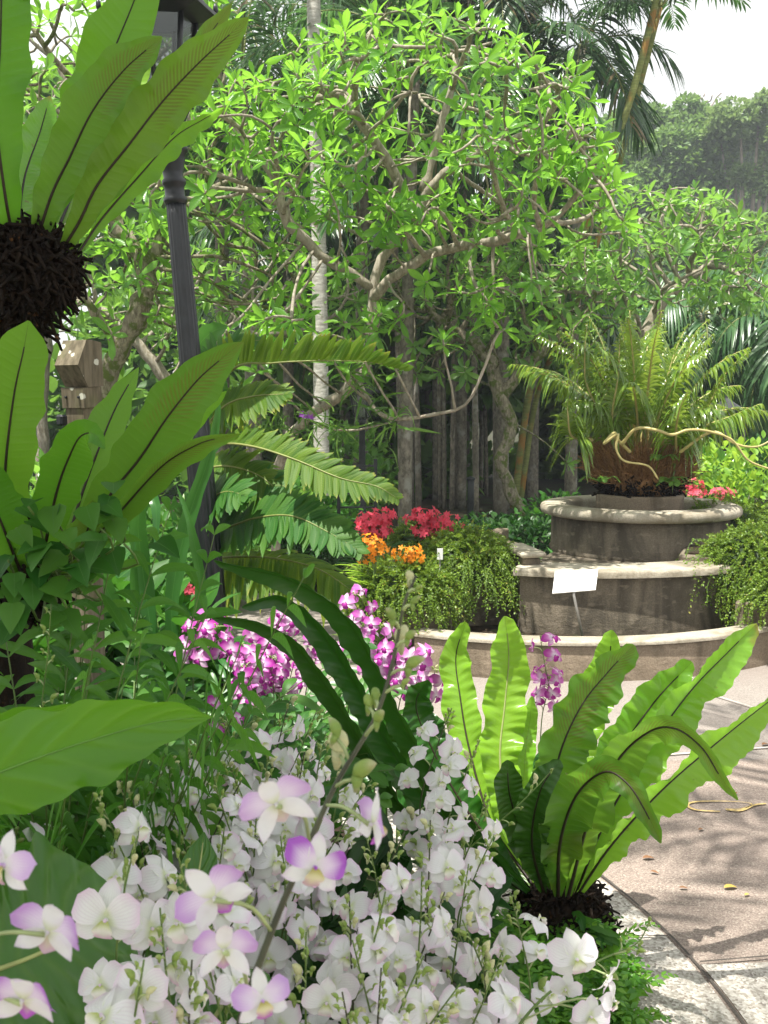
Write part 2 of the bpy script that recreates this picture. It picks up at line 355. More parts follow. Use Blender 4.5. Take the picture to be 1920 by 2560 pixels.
M['bud'] = leafmat('orchid_bud', (.24, .36, .08), (.5, .62, .2), .25, None, 0, 4, 0, .25, .35, .45, .35, tip=((.46, .46, .26), .6))
M['bud_w'] = leafmat('pale_orchid_bud', (.52, .55, .30), (.7, .7, .45), .25, None, 0, 4, 0, .25, .3, .45, .35)
M['pet_w'] = petalmat('white_petal', (.70, .78, .50), (.83, .84, .84), (.80, .62, .78), .30, 1.0, .34)
M['sep_w'] = petalmat('white_sepal', (.66, .76, .42), (.80, .82, .78), (.78, .68, .77), .38, 1.0, .34)
M['lip_w'] = petalmat('white_lip', (.45, .55, .14), (.86, .87, .78), (.84, .50, .72), .5, .95, .3)
M['pet_p'] = petalmat('lilac_petal', (.88, .89, .86), (.84, .74, .90), (.46, .14, .64), .4, .78, .36)
M['sep_p'] = petalmat('lilac_sepal', (.72, .80, .50), (.86, .88, .86), (.76, .62, .80), .35, 1.1, .36)
M['lip_p'] = petalmat('lilac_lip', (.50, .50, .10), (.78, .76, .46), (.50, .12, .55), .5, .85, .3)
M['pet_m'] = petalmat('magenta_petal', (.88, .86, .88), (.66, .24, .58), (.42, .03, .34), .5, .72, .34)
M['sep_m'] = petalmat('magenta_sepal', (.88, .86, .88), (.82, .66, .80), (.48, .05, .38), .35, .85, .34)
M['lip_m'] = petalmat('magenta_lip', (.80, .74, .66), (.50, .05, .40), (.38, .02, .30), .2, .6, .3)
def flatpet(n, c):
    t = NT(n); u, v, r = t.lc(); col = t.mix(r, sc3(c, .8), sc3(c, 1.25)); a = t.bsdf(col, .5, .3); tr = t.n("ShaderNodeBsdfTranslucent"); t.set(tr.inputs[0], col)
    ms = t.n("ShaderNodeMixShader", {0: .35}); t.t.links.new(a, ms.inputs[1]); t.t.links.new(tr.outputs[0], ms.inputs[2]); return t.out(ms.outputs[0])
M['red'] = flatpet('scarlet_petal', (.80, .09, .15)); M['orange'] = flatpet('orange_petal', (.85, .30, .02)); M['pink'] = flatpet('coral_pink_petal', (.75, .14, .2))
M['cream'] = flatpet('cream_petal', (.85, .80, .62)); M['violet'] = flatpet('violet_petal', (.36, .10, .52))

# ------------------------------------------------------------------ plant builders
def prof_interp(t, pr): pr = np.array(pr); return np.interp(t, pr[:, 0], pr[:, 1])
LANCE = [(0, .06), (.12, .42), (.3, .8), (.52, 1), (.72, .86), (.88, .5), (.96, .2), (1, .02)]
OBOV = [(0, .05), (.15, .3), (.4, .72), (.62, 1), (.8, .88), (.92, .5), (1, .02)]
OVAL = [(0, .1), (.1, .55), (.3, .95), (.5, 1), (.7, .85), (.88, .5), (1, .03)]
STRAP = [(0, .5), (.1, .75), (.4, 1), (.7, .85), (.9, .4), (1, .02)]
FROND = [(0, .16), (.08, .28), (.25, .62), (.5, .95), (.68, 1), (.82, .82), (.92, .5), (.97, .26), (1, .03)]
ROUND = [(0, .3), (.2, .6), (.5, .95), (.75, 1), (.9, .78), (.97, .45), (1, .05)]
def leaf_tpl(n=5, pr=OBOV, w=.17, fold=.3, bend=.12, wave=0.0):
    s = np.linspace(0, 1, n+1); h = prof_interp(s, pr)*w
    z = -bend*s*s+wave*np.sin(s*9)
    V = np.stack([np.stack([s, -h, z+h*fold], 1), np.stack([s, 0*s, z], 1), np.stack([s, h, z+h*fold], 1)], 1).reshape(-1, 3)
    i = np.arange(n)[:, None]; j = np.arange(2)[None]
    f = np.stack([i*3+j, (i+1)*3+j, (i+1)*3+j+1, i*3+j+1], -1).reshape(-1, 4)
    uv = np.stack([np.tile([-1, 0, 1], n+1), np.repeat(s, 3)], 1); return V, f, uv
T_PLUM = [leaf_tpl(5, OBOV, .15, .35, b) for b in (.05, .14, .24)]
T_OVAL = [leaf_tpl(4, OVAL, .26, .3, b) for b in (.05, .2)]
T_HEART = [leaf_tpl(5, [(0, .5), (.1, .9), (.25, 1), (.5, .8), (.75, .45), (1, .02)], .4, .3, b) for b in (.1, .25)]
T_LANCE = [leaf_tpl(5, LANCE, .11, .35, b) for b in (.12, .3)]
T_STRAP = [leaf_tpl(7, STRAP, .055, .5, b) for b in (.2, .5, .8)]
T_CARD = (np.array([[0, 0, 0], [.5, -.3, .05], [1, 0, -.1], [.5, .3, .05]]), np.array([[0, 1, 2, 3]]), np.array([[0, 0], [-1, .5], [0, 1], [1, .5]]))
def rnd_dirs(n): return nrm(rng.normal(size=(n, 3)))

def leaf_cloud(mb, n, c, rad, size, tpls, out=.5, up=.3, shell=.55, mi=0, zmin=None, upn=1.0):
    d = rnd_dirs(n); r = shell+(1-shell)*rng.random(n)**.6
    O = np.asarray(c)+d*r[:, None]*np.asarray(rad)
    if zmin is not None: O = O[O[:, 2] > zmin]; d = d[:len(O)]
    N = len(O); dd = (O-np.asarray(c))/np.asarray(rad); X = nrm(dd*out+rnd_dirs(N)*.7+np.array([0, 0, up])); Z = nrm(rnd_dirs(N)*.6+np.array([0, 0, upn])+dd*.5)
    sz = size*(.65+.7*rng.random(N)); k = rng.integers(0, len(tpls), N)
    for i, tp in enumerate(tpls):
        q = k == i
        if q.any(): mb.batch(tp, X[q], Z[q], O[q], sz[q], rng.random(q.sum()), mi)
    return mb

def rosettes(mb, P, A, nl, size, tpls, lo=25, hi=95, mi=0):
    """whorls of leaves at tips P along axes A"""
    O = []; X = []; Z = []; s = []
    for p, a in zip(P, A):
        a = nrm(a); e1 = nrm(np.cross(a, [.3, .9, .2])); e2 = np.cross(a, e1); n = int(nl*(.75+.5*rng.random())); ph = rng.random()*6.28
        for i in range(n):
            f = i/max(1, n-1); el = math.radians(lo+(hi-lo)*f+rng.normal()*8); az = ph+i*2.4
            d = a*math.cos(el)+(e1*math.cos(az)+e2*math.sin(az))*math.sin(el)
            d = d+np.array([0, 0, -.12*f]); O.append(p-a*size*.25*f); X.append(d); Z.append(a+np.array([0, 0, .35])); s.append(size*(.62+.5*rng.random())*(.75+.3*math.sin(f*3.1)))
    O, X, Z, s = map(np.array, (O, X, Z, s)); k = rng.integers(0, len(tpls), len(O))
    for i, tp in enumerate(tpls):
        q = k == i
        if q.any(): mb.batch(tp, X[q], Z[q], O[q], s[q], rng.random(q.sum()), mi)

def colonise(limbs, attr, step=.12, kill=.2, infl=9.0, iters=220, up=.0, jit=.12):
    """space colonisation; limbs: list of polylines (first starts at the root; others start on an earlier one)"""
    N = []; par = []
    for li, L in enumerate(limbs):
        L = np.asarray(L); ln = np.sum(np.linalg.norm(np.diff(L, axis=0), axis=1)); Q = smooth(L, max(3, int(ln/step)+1))
        if li == 0: pv = -1; st = 0
        else: pv = int(np.argmin(np.linalg.norm(np.array(N)-Q[0], axis=1))); st = 1
        for q in Q[st:]: par.append(pv); N.append(q); pv = len(N)-1
    nl = len(N); N = list(map(np.asarray, N)); A = np.asarray(attr); near = np.full(len(A), -1); nd = np.full(len(A), 1e9)
    def upd(i0):
        nonlocal near, nd
        B = np.array(N[i0:]); D = np.linalg.norm(A[:, None]-B[None], axis=2); j = D.argmin(1); m = D[np.arange(len(A)), j]
        u = m < nd; nd[u] = m[u]; near[u] = j[u]+i0
    upd(0); kids = {}
    for it in range(iters):
        if len(A) == 0: break
        k = nd > kill; A, near, nd = A[k], near[k], nd[k]
        if len(A) == 0: break
        i0 = len(N)
        for nid in np.unique(near[nd < infl]):
            g = A[near == nid]; d = nrm(nrm(g-N[nid]).sum(0)+rng.normal(size=3)*jit+np.array([0, 0, up])); q = N[nid]+d*step
            if any(np.linalg.norm(N[c]-q) < step*.35 for c in kids.get(nid, ())):
                d = nrm(g[rng.integers(len(g))]-N[nid]); q = N[nid]+d*step
                if any(np.linalg.norm(N[c]-q) < step*.2 for c in kids.get(nid, ())): continue
            kids.setdefault(nid, []).append(len(N)); N.append(q); par.append(int(nid))
        if len(N) == i0: break
        upd(i0)
        if len(N) > 6000: break
    return np.array(N), np.array(par), nl
def tree_mesh(N, par, rtip, ex=.45, k=6, rmax=9, mb=None, mi=0):
    n = len(N); ch = [[] for _ in range(n)]
    for i in range(n):
        if par[i] >= 0: ch[par[i]].append(i)
    tips = np.zeros(n)
    for i in range(n-1, -1, -1):
        if not ch[i]: tips[i] = 1
        if par[i] >= 0: tips[par[i]] += tips[i]
    r = np.minimum(rtip*tips**ex, rmax); mb = mb or MB(); stack = [0]; paths = []
    root = [(0, None)]
    while root:
        i, p = root.pop(); path = [] if p is None else [p]; path_i = i
        while True:
            path.append(path_i); c = ch[path_i]
            if not c: break
            c = sorted(c, key=lambda q: -tips[q])
            for q in c[1:]: root.append((q, path_i))
            path_i = c[0]
        paths.append(path)
    for pth in paths:
        if len(pth) < 2: continue
        Q = N[pth].copy(); rr = r[pth].copy()
        if pth[0] != 0: rr[0] = min(rr[0], rr[1]*1.35)
        for _ in range(2):
            if len(Q) > 3: Q[1:-1] = .5*Q[1:-1]+.25*(Q[:-2]+Q[2:])
            if len(rr) > 3: rr[1:-1] = .5*rr[1:-1]+.25*(rr[:-2]+rr[2:])
        Qn = Q+rng.normal(size=Q.shape)*rr[:, None]*.18
        Qn[0] = Q[0]; Qn[-1] = Q[-1]
        mb.tube(Qn, rr*(1+rng.normal(size=len(rr))*.08), k if rr.max() < .03 else k+3, rng.random(), mi)
    tip = [i for i in range(n) if not ch[i]]
    return mb, r, tip
def shell_pts(n, c, rad, lo=.72, zlo=-.5, front=None):
    out = []
    while len(out) < n:
        d = nrm(rng.normal(size=3)); 
        if d[2] < zlo: continue
        out.append(np.asarray(c)+d*np.asarray(rad)*(lo+(1-lo)*rng.random()))
    return np.array(out)

def frond_surf(pts, hw, pr=FROND, n=44, m=9, face=None, roll=0.0, fold=.25, rip=.12, rfreq=13, rip2=.05, pleat=0.0, pfreq=30, curl=0.0, twist=0.0, seed=None):
    C = smooth(pts, n); T = tang(C); s = np.linspace(0, 1, n)
    if face is None:
        fv = np.array([0, 0, EYE])-C
    else: fv = np.broadcast_to(np.asarray(face, float), C.shape)
    Nn = nrm(fv-T*np.sum(fv*T, 1, keepdims=True)); Sd = np.cross(T, Nn)
    a = np.radians(roll+twist*s)[:, None]; N2 = Nn*np.cos(a)+Sd*np.sin(a); S2 = np.cross(T, N2)
    r = np.random.default_rng(seed if seed is not None else rng.integers(1 << 30)); h = prof_interp(s, pr)*hw; u = np.linspace(-1, 1, m)
    ph = r.random(2)*6.28; G = np.zeros((n, m, 3)); lc = np.zeros((n, m, 3))
    f1 = rfreq*(1+.15*np.sin(s*5+ph[0]))
    for j, uu in enumerate(u):
        au = abs(uu); side = 0 if uu < 0 else 1
        edge = (1+.07*np.sin(s*31+ph[side])*au+.05*np.sin(s*53+ph[1-side]*2)*au)
        wv = (np.sin(s*f1*6.283*.5+ph[side]+side*1.3)*rip*au**2+np.sin(s*f1*6.283*1.3+ph[1-side])*rip2*au**1.5)*h
        up = fold*au**1.3*h-curl*au**2*h+wv*np.minimum(1, s*4)+pleat*h*au**.8*np.sin(6.283*(s*pfreq+.25*np.sin(s*17+ph[side]))-au*2.2+side)*np.minimum(1, s*5)
        G[:, j] = C+S2*(uu*h*edge*(1-.12*abs(fold)*au))[:, None]+N2*up[:, None]
        lc[:, j, 0] = uu; lc[:, j, 1] = s
    lc[..., 2] = r.random(); return C, G, lc, N2, h
def add_frond(parent, pts, hw, mat, rib=None, rw=.004, **kw):
    C, G, lc, N2, h = frond_surf(pts, hw, **kw); o = part('frond', MB().grid(G, lc), mat, parent)
    if rib: 
        k = int(len(C)*.93); part('midrib', MB().tube(C[:k], rw*np.linspace(1.25, .35, k), 6), rib, o)
    return o

def pinnate(mb, pts, nleaf, L, W, ang=60, droop=.25, lift=.1, up=(0, 0, 1), k=6, pr=LANCE, mi=0, start=.12, rach=.006, rmi=None, jit=.08, fold=.25, lprof=None, sides=(-1, 1), curl=0.0, roll=0.0):
    C = smooth(pts, 40); T = tang(C); t = np.linspace(start, .995, nleaf); i = t*39; a = np.floor(i).astype(int).clip(0, 38); fr = (i-a)[:, None]
    p = C[a]*(1-fr)+C[a+1]*fr; tt = nrm(T[a]*(1-fr)+T[a+1]*fr); uph = np.broadcast_to(np.asarray(up, float), tt.shape); n = nrm(uph-tt*np.sum(uph*tt, 1, keepdims=True)); s = np.cross(tt, n)
    if roll:
        cr, sr = math.cos(math.radians(roll)), math.sin(math.radians(roll)); n, s = n*cr+s*sr, s*cr-n*sr
    lp = lprof or [(0, .5), (.2, .95), (.5, 1), (.8, .75), (1, .28)]
    q = np.linspace(0, 1, k)
    for sd in sides:
        M_ = nleaf; Ls = L*prof_interp(t, lp)*(1+rng.normal(size=M_)*jit); an = np.radians(ang*(1-.45*t**2)+rng.normal(size=M_)*60*jit)
        d = nrm(s*sd*np.sin(an)[:, None]+tt*np.cos(an)[:, None]+n*(lift+rng.normal(size=M_)*jit)[:, None])
        P = p[:, None]+d[:, None]*(Ls[:, None]*q[None])[..., None]
        P = P+np.array([0, 0, -1.])*(droop*Ls[:, None]*q[None]**2*(1+rng.normal(size=M_)*.3)[:, None])[..., None]
        if curl: P = P-n[:, None]*(curl*Ls[:, None]*q[None]**2)[..., None]
        Wd = nrm(np.cross(d, n)); hw = np.ones(M_)[:, None]*prof_interp(q, pr)[None]*W*(.8+.4*prof_interp(t, lp))[:, None]
        mb.strips(P, Wd*sd, hw, rng.random(M_), mi, fold)
    if rach: mb.tube(C, rach*np.linspace(1.2, .25, 40), 6, .5, mi if rmi is None else rmi)
    return C

# ------------------------------------------------------------------ orchids
def petal(mb, ang, L, w, cup, pr, mi, n=8, m=5, back=0.0, z0=0.0):
    s = np.linspace(0, 1, n); h = prof_interp(s, pr)*w; u = np.linspace(-1, 1, m); G = np.zeros((n, m, 3)); lc = np.zeros((n, m, 3)); ca, sa = math.cos(ang), math.sin(ang)
    ph = rng.random()*6.28
    for j, uu in enumerate(u):
        x = L*s; y = uu*h; z = z0+cup*L*(s**2)-back*L*s**3+.16*h*uu*uu+.05*L*np.sin(s*5+ph+uu*2)*s
        G[:, j, 0] = x*ca-y*sa; G[:, j, 1] = x*sa+y*ca; G[:, j, 2] = z; lc[:, j, 0] = uu; lc[:, j, 1] = s
    lc[..., 2] = rng.random(); mb.grid(G, lc, mi)
def flower_mesh(kind, size=.036, openk=1.0):
    """faces +Z, up +Y"""
    mb = MB(); R_ = math.radians; c = .25*openk+rng.normal()*.1; br = 1 if kind == 'w' else .80; sw = .36 if kind == 'w' else .27
    for a, L, wd, pr, mi in ((90, 1.0, sw, OVAL, 1), (212, .95, sw, LANCE, 1), (328, .95, sw, LANCE, 1), (22, 1.02, .52*br, ROUND, 0), (158, 1.02, .52*br, ROUND, 0)):
        petal(mb, R_(a+rng.normal()*5), size*L*(1+rng.normal()*.04), size*wd, c*.5+rng.normal()*.12, pr, mi, back=.25+rng.random()*.3, z0=.002 if mi == 0 else 0)
    mb.tube(np.array([[0, 0, -.004], [0, -.001, .004], [0, .001, .009]]), [.0018, .0028, .0015], 6, .5, 0)
    return mb.mesh('flower', [M['pet_'+kind], M['sep_'+kind]])
def lip_mesh(kind, size=.036):
    mb = MB(); n, m = 9, 7; size *= .82; s = np.linspace(0, 1, n); u = np.linspace(-1, 1, m); G = np.zeros((n, m, 3)); lc = np.zeros((n, m, 3))
    h = prof_interp(s, [(0, .15), (.2, .3), (.45, .34), (.6, .22), (.8, .3), (.92, .24), (1, .05)])*size
    for j, uu in enumerate(u):
        th = uu*1.45*(1-.75*s); y = -size*.72*s; z = size*(.18+.55*s-.75*s**2)-h*0; G[:, j, 0] = np.sin(th)*h/np.maximum(.6, np.abs(1.45*(1-.75*s)))*1.3; G[:, j, 1] = y; G[:, j, 2] = z+h*(1-np.cos(th))*1.1
        lc[:, j, 0] = uu; lc[:, j, 1] = s
    mb.grid(G, lc); return mb.mesh('lip', [M['lip_'+kind]])
def bud_mesh(L=.02, w=.0055, mat='bud'):
    s = np.linspace(0, 1, 9); r = prof_interp(s, [(0, .15), (.15, .6), (.4, 1), (.7, .75), (.9, .35), (1, .05)])*w
    P = np.stack([0*s, .12*L*np.sin(s*3.1), s*L], 1); mb = MB().tube(P, r, 8, rng.random()); mb.tube(np.array([[0, 0, .15*L], [0, -.35*w*2, .02*L], [0, -.9*w*1.6, -.12*L]]), [w*.7, w*.55, w*.2], 6, .5); return mb.mesh('bud', [M[mat]])
FL = {k: [flower_mesh(k, .036, o) for o in (.5, .9, 1.3, 1.0)]+[flower_mesh(k, .036, 2.4)] for k in 'wpm'}
LIP = {k: lip_mesh(k) for k in 'wpm'}
BUD = {'g': [bud_mesh() for _ in range(2)]+[bud_mesh(.014, .0042)], 'w': [bud_mesh(.024, .0075, 'bud_w')]}
def basis(z, up):
    z = nrm(np.asarray(z, float)); x = nrm(np.cross(up, z)); y = np.cross(z, x); return np.stack([x, y, z], 1)
def spray(label, kind, stem, flowers, buds, group, leafs=0, sc=1.0, stemr=.0026, face=.55, stemmat='stem', name='orchid_spray', ped=.035, bsc=1.0, leafmat_='strap'):
    """stem: world polyline base->tip; flowers: list of (t, side angle) or explicit (t, point, facing); buds list of t"""
    stem = np.asarray(stem, float); C = smooth(stem, 60); T = tang(C); root = thing(name, label, 'orchid', C[0], group)
    mb = MB().tube(C, stemr*np.linspace(1.3, .45, 60), 6, .3); todo = []
    for f in flowers:
        t = f[0]; i = int(t*59); p = C[i]; tt = T[i]
        if len(f) == 2:
            tocam = nrm(np.array([0, 0, EYE])-p); e1 = nrm(np.cross(tt, tocam)); e2 = np.cross(e1, tt)
            o = nrm(e1*math.cos(f[1])+e2*math.sin(f[1])*.9+tt*.35); q = p+o*ped*sc*(.85+.4*rng.random())
            fd = nrm(o*.75+tocam*face+rng.normal(size=3)*.33+np.array([0, 0, .05]))
        else: q = np.asarray(f[1], float); fd = nrm(np.asarray(f[2], float))
        b = q-fd*.004*sc; dq = np.linalg.norm(b-p); mid = (p+b)/2+tt*dq*.12-fd*.006*sc; mb.tube(smooth([p, mid, b], 7), stemr*np.linspace(.55, .75, 7), 5, .9, 1)
        up = nrm(np.array([0, 0, 1.])+rng.normal(size=3)*.22); fk = FL[kind]; me = fk[rng.integers(0, 4)] if rng.random() < .88 else fk[4]
        todo.append((me, q, basis(fd, up), sc*(.82+.34*rng.random())*(f[3] if len(f) > 3 else 1)))
    bl = []
    for t in buds:
        i = int(t*59); p = C[i]; tt = T[i]; o = nrm(rng.normal(size=3)+np.array([0, -.2, 0])); o = nrm(o-tt*np.dot(o, tt)+tt*.55); ln = (.022*(1-t)*3+.007)*sc; ln = min(ln, .028*sc); q = p+o*ln
        mb.tube(np.array([p, (p+q)/2+tt*.002, q]), stemr*.6, 5, .9, 1); bl.append((q, nrm(o+np.array([0, 0, .2])), bsc*sc*(.75+.5*rng.random())*(1.15-.5*max(0, t-.6)/.4)))
    part('stem', mb, [M[stemmat], M['pedicel']], root)
    for me, q, B, s_ in todo:
        fo = inst('flower', me, root, q, B, s_); ORG[fo] = np.zeros(3); inst('lip', LIP[kind], fo, (0, 0, 0))
    for q, o, s_ in bl:
        me = BUD['w'][0] if rng.random() < .14 else BUD['g'][rng.integers(0, 3)]
        inst('bud', me, root, q, basis(o, [.1, .3, 1]), s_)
    for _ in range(leafs):
        b = C[0]+np.array([rng.normal()*.05, rng.normal()*.05, 0]); d = np.array([rng.normal()*.22, rng.normal()*.2, 1.0]); d = nrm(d); L = .25+.2*rng.random()
        add_leaf(root, [b, b+d*L*.5, b+d*L*.8+np.array([d[0]*.15, d[1]*.15, -.02]), b+d*L+np.array([d[0]*.3, d[1]*.3, -.08])], .013+.01*rng.random(), M[leafmat_], STRAP)
    return root
def add_leaf(parent, pts, hw, mat, pr=LANCE, name='leaf', n=18, m=5, **kw):
    kw.setdefault('rip', .04); kw.setdefault('rip2', .0); C, G, lc, N2, h = frond_surf(pts, hw, pr, n, m, **kw); return part(name, MB().grid(G, lc), mat, parent)
# ------------------------------------------------------------------ ground, plaza, border
GC, GR = np.array([-1.95, 2.30]), 2.88          # round planting bed and its kerb ring
def disc(c, r0, r1, a0, a1, n, z):
    a = np.linspace(a0, a1, n); G = np.zeros((n, 2, 3)); 
    for j, r in enumerate((r0, r1)): G[:, j, 0] = c[0]+r*np.cos(a); G[:, j, 1] = c[1]+r*np.sin(a); G[:, j, 2] = z
    return G
mb = MB(); g = np.linspace(-1, 1, 61); gx = np.sign(g)*np.abs(g)**2.2*130; X_, Y_ = np.meshgrid(gx, gx+10, indexing='ij')
Z_ = np.zeros_like(X_); far_ = np.hypot(X_, Y_-10); Z_ += np.clip((far_-45)/100, 0, 1)**1.5*5*(Y_ > 20)
solo('ground', mb.grid(np.stack([X_, Y_, Z_], -1)), M['soil'], kind='structure')
def pavemat():
    t = NT('pebble_wash_paving'); v = t.n("ShaderNodeTexVoronoi", {'Scale': 230.0, 'Vector': t.pos()}); sx = t.n("ShaderNodeSeparateColor", {0: v.outputs['Color']})
    big = t.noise(t.pos(), .9, 4.0); mid = t.noise(t.pos(), 6.0, 4.0)
    c = t.mix(sx.outputs[0], (.175, .138, .117), (.32, .262, .222)); c = t.mix(t.math('MULTIPLY', t.mr(sx.outputs[1], .84, .97), .5), c, (.5, .45, .38))
    py = t.n("ShaderNodeSeparateXYZ", {0: t.pos()}).outputs[1]
    grey = t.mr(t.math('ADD', py, t.math('MULTIPLY', mid, .1)), 4.53, 4.57); gc = t.mix(sx.outputs[0], (.19, .17, .153), (.315, .285, .257))
    c = t.mix(t.math('MULTIPLY', grey, .85), c, gc); c = t.mix(t.math('MULTIPLY', t.mr(big, .45, .7), .35), c, (.24, .19, .165)); c = t.mix(t.math('MULTIPLY', t.mr(mid, .5, .72), .22), c, (.2, .16, .14))
    return t.out(t.bsdf(c, .85, .25, t.bump(v.outputs['Distance'], .35, .004)))
def kerbmat():
    t = NT('pale_aggregate'); v = t.n("ShaderNodeTexVoronoi", {'Scale': 130.0, 'Vector': t.pos()}); sx = t.n("ShaderNodeSeparateColor", {0: v.outputs['Color']}); mid = t.noise(t.pos(), 5.0, 4.0)
    c = t.mix(sx.outputs[0], (.25, .225, .19), (.56, .53, .48)); c = t.mix(t.math('MULTIPLY', t.mr(mid, .45, .75), .4), c, (.28, .25, .21)); c = t.mix(t.math('MULTIPLY', t.mr(sx.outputs[1], .86, .95), .7), c, (.16, .13, .11))
    return t.out(t.bsdf(c, .85, .25, t.bump(v.outputs['Distance'], .4, .004)))
M['pave'] = pavemat(); M['kerb'] = kerbmat(); M['joint'] = plain('dark_joint', (.075, .065, .055), .9); M['joint_p'] = plain('pale_joint', (.45, .42, .38), .9)
# plaza: fills everything outside the bed ring, out to the garden beds behind
a = np.linspace(-1.45*math.pi, .55*math.pi, 120); G = np.zeros((120, 2, 3))
for i, t_ in enumerate(a):
    d = np.array([math.cos(t_), math.sin(t_)]); p0 = GC+d*(GR-.02); hx = 14.0
    lim = min((9-GC[0])/d[0] if d[0] > 1e-6 else 1e9, (-4-GC[0])/d[0] if d[0] < -1e-6 else 1e9, (8.55-GC[1])/d[1] if d[1] > 1e-6 else 1e9, (-6-GC[1])/d[1] if d[1] < -1e-6 else 1e9)
    p1 = GC+d*max(lim, GR+.05); G[i, 0, :2] = p0; G[i, 1, :2] = p1
G[..., 2] = .006; 
solo('plaza_paving', MB().grid(G[:, ::-1]), M['pave'], kind='structure')
solo('bed_border', MB().grid(disc(GC, 2.3, GR-.012, 0, 2*math.pi, 160, .010)[:, ::-1]), M['kerb'], kind='structure')
jm = MB().grid(disc(GC, GR-.004, GR+.004, 0, 2*math.pi, 160, .0145)[:, ::-1])
def strip(mb, p, q, w, z):
    p, q = np.array(p), np.array(q); d = nrm(q-p); s = np.array([-d[1], d[0]])*w/2
    mb.add([[*(p-s), z], [*(q-s), z], [*(q+s), z], [*(p+s), z]], [(0, 1, 2, 3)])
strip(jm, gnd(1480, 2352)[:2], gnd(1668, 2353)[:2], .006, .0185); strip(jm, gnd(1749, 2419)[:2], gnd(2300, 2372)[:2], .007, .0185)
solo('paving_joint', jm, M['joint'], kind='structure')
jp = MB(); strip(jp, gnd(1300, 1920)[:2], gnd(2600, 1825)[:2], .013, .0135); strip(jp, gnd(1741, 1731)[:2], gnd(2300, 1905)[:2], .010, .0165); solo('pale_paving_joint', jp, M['joint_p'], kind='structure')
# corner slab of pale aggregate beyond the joint, bottom right
p0, p1 = gnd(1749, 2419)[:2], gnd(2300, 2372)[:2]; cs = MB(); th0 = math.atan2(p0[1]-GC[1], p0[0]-GC[0]); aa = np.linspace(th0, th0-.75, 24)
Gs = np.zeros((24, 2, 3)); Gs[:, 0, 0] = GC[0]+(GR+.012)*np.cos(aa); Gs[:, 0, 1] = GC[1]+(GR+.012)*np.sin(aa); tt = np.linspace(0, 1, 24)
Gs[:, 1, 0] = p0[0]+.02+(p1[0]+1.0-p0[0])*np.minimum(1, tt*3); Gs[:, 1, 1] = p0[1]+(p1[1]-p0[1])*np.minimum(1, tt*3)-np.maximum(0, tt-.34)*4; Gs[..., 2] = .0102
solo('aggregate_slab', cs.grid(Gs), M['kerb'], kind='structure')
# bed soil, slightly raised
bd = MB(); n = 64; a = np.linspace(0, 2*math.pi, n, endpoint=False); Gb = np.zeros((6, n, 3))
for i, (r, z) in enumerate(((2.31, .0), (2.29, .04), (1.9, .09), (1.3, .12), (.6, .13), (.01, .13))): Gb[i, :, 0] = GC[0]+r*np.cos(a); Gb[i, :, 1] = GC[1]+r*np.sin(a); Gb[i, :, 2] = z+rng.normal(size=n)*.008*(i > 0)
solo('bed_soil', bd.grid(Gb, closed=True), M['soil'], kind='structure')
# yellow painted curl on the paving, two loops
M['ypaint'] = plain('worn_yellow_paint', (.52, .38, .15), .7, .3, 0, .35, 60)
def ribbon(mb, pts, w, z):
    C = smooth(pts, 60); T = tang(C); s = np.stack([-T[:, 1], T[:, 0], 0*T[:, 0]], 1); h = w*(.7+.3*np.sin(np.linspace(0, 9, 60)))[:, None]/2
    mb.grid(np.stack([C-s*h, C+s*h], 1)[:, ::-1]+np.array([0, 0, z]))
yp = MB(); ribbon(yp, [gnd(*p, .006) for p in ((1800, 2032), (1740, 2028), (1718, 2016), (1735, 2008), (1790, 2006), (1850, 2008), (1880, 2014), (1850, 2026), (1812, 2026), (1850, 2030), (1885, 2016), (1915, 2012))], .013, .006)
solo('painted_marking', yp, M['ypaint'], 'worn yellow painted squiggle on the reddish paving', 'painted marking')
# fallen leaves
for i, (px, py, L, ang, dry, lab) in enumerate(((1606, 2145, .045, 10, 1, 'brown curled leaf lying below the tip of the bent fern frond on the paving'), (1625, 2178, .03, -20, 1, 'small rusty dry leaf on the dark reddish paving'), (1747, 2075, .03, 40, 1, 'tan leaf fragment on paving under the yellow painted curl'), (1810, 2219, .05, 15, 0, 'yellow fallen leaf on the reddish paving'), (1698, 2219, .03, 0, 1, 'orange brown leaf near the dark paving joint'), (1905, 1862, .05, 30, 1, 'dark dead leaf near the pale paving joint'), (1718, 1802, .03, 60, 1, 'dark leaf scrap on the pale grey paving beside the tall fern frond'), (1840, 1985, .03, 80, 1, 'dark dead scrap right at the hanging frond tip'), (1862, 2238, .025, 35, 0, 'tiny yellow leaf by itself on the reddish paving'))):
    p = gnd(px, py, .014); mbl = MB(); mbl.batch(leaf_tpl(5, OVAL, .24, .4, .25), np.array([[math.cos(ang*.0175), math.sin(ang*.0175), .12]]), np.array([[0, 0, 1.]]), p[None], np.array([L]), [rng.random()])
    if 'dry' not in M: M['dry'] = plain('dry_leaf', (.20, .10, .045), .7); M['dry_y'] = plain('yellow_dry_leaf', (.55, .38, .08), .6)
    solo('fallen_leaf', mbl, M['dry' if dry else 'dry_y'], lab, 'fallen leaf', 'leaves fallen on the paving', loc=p)

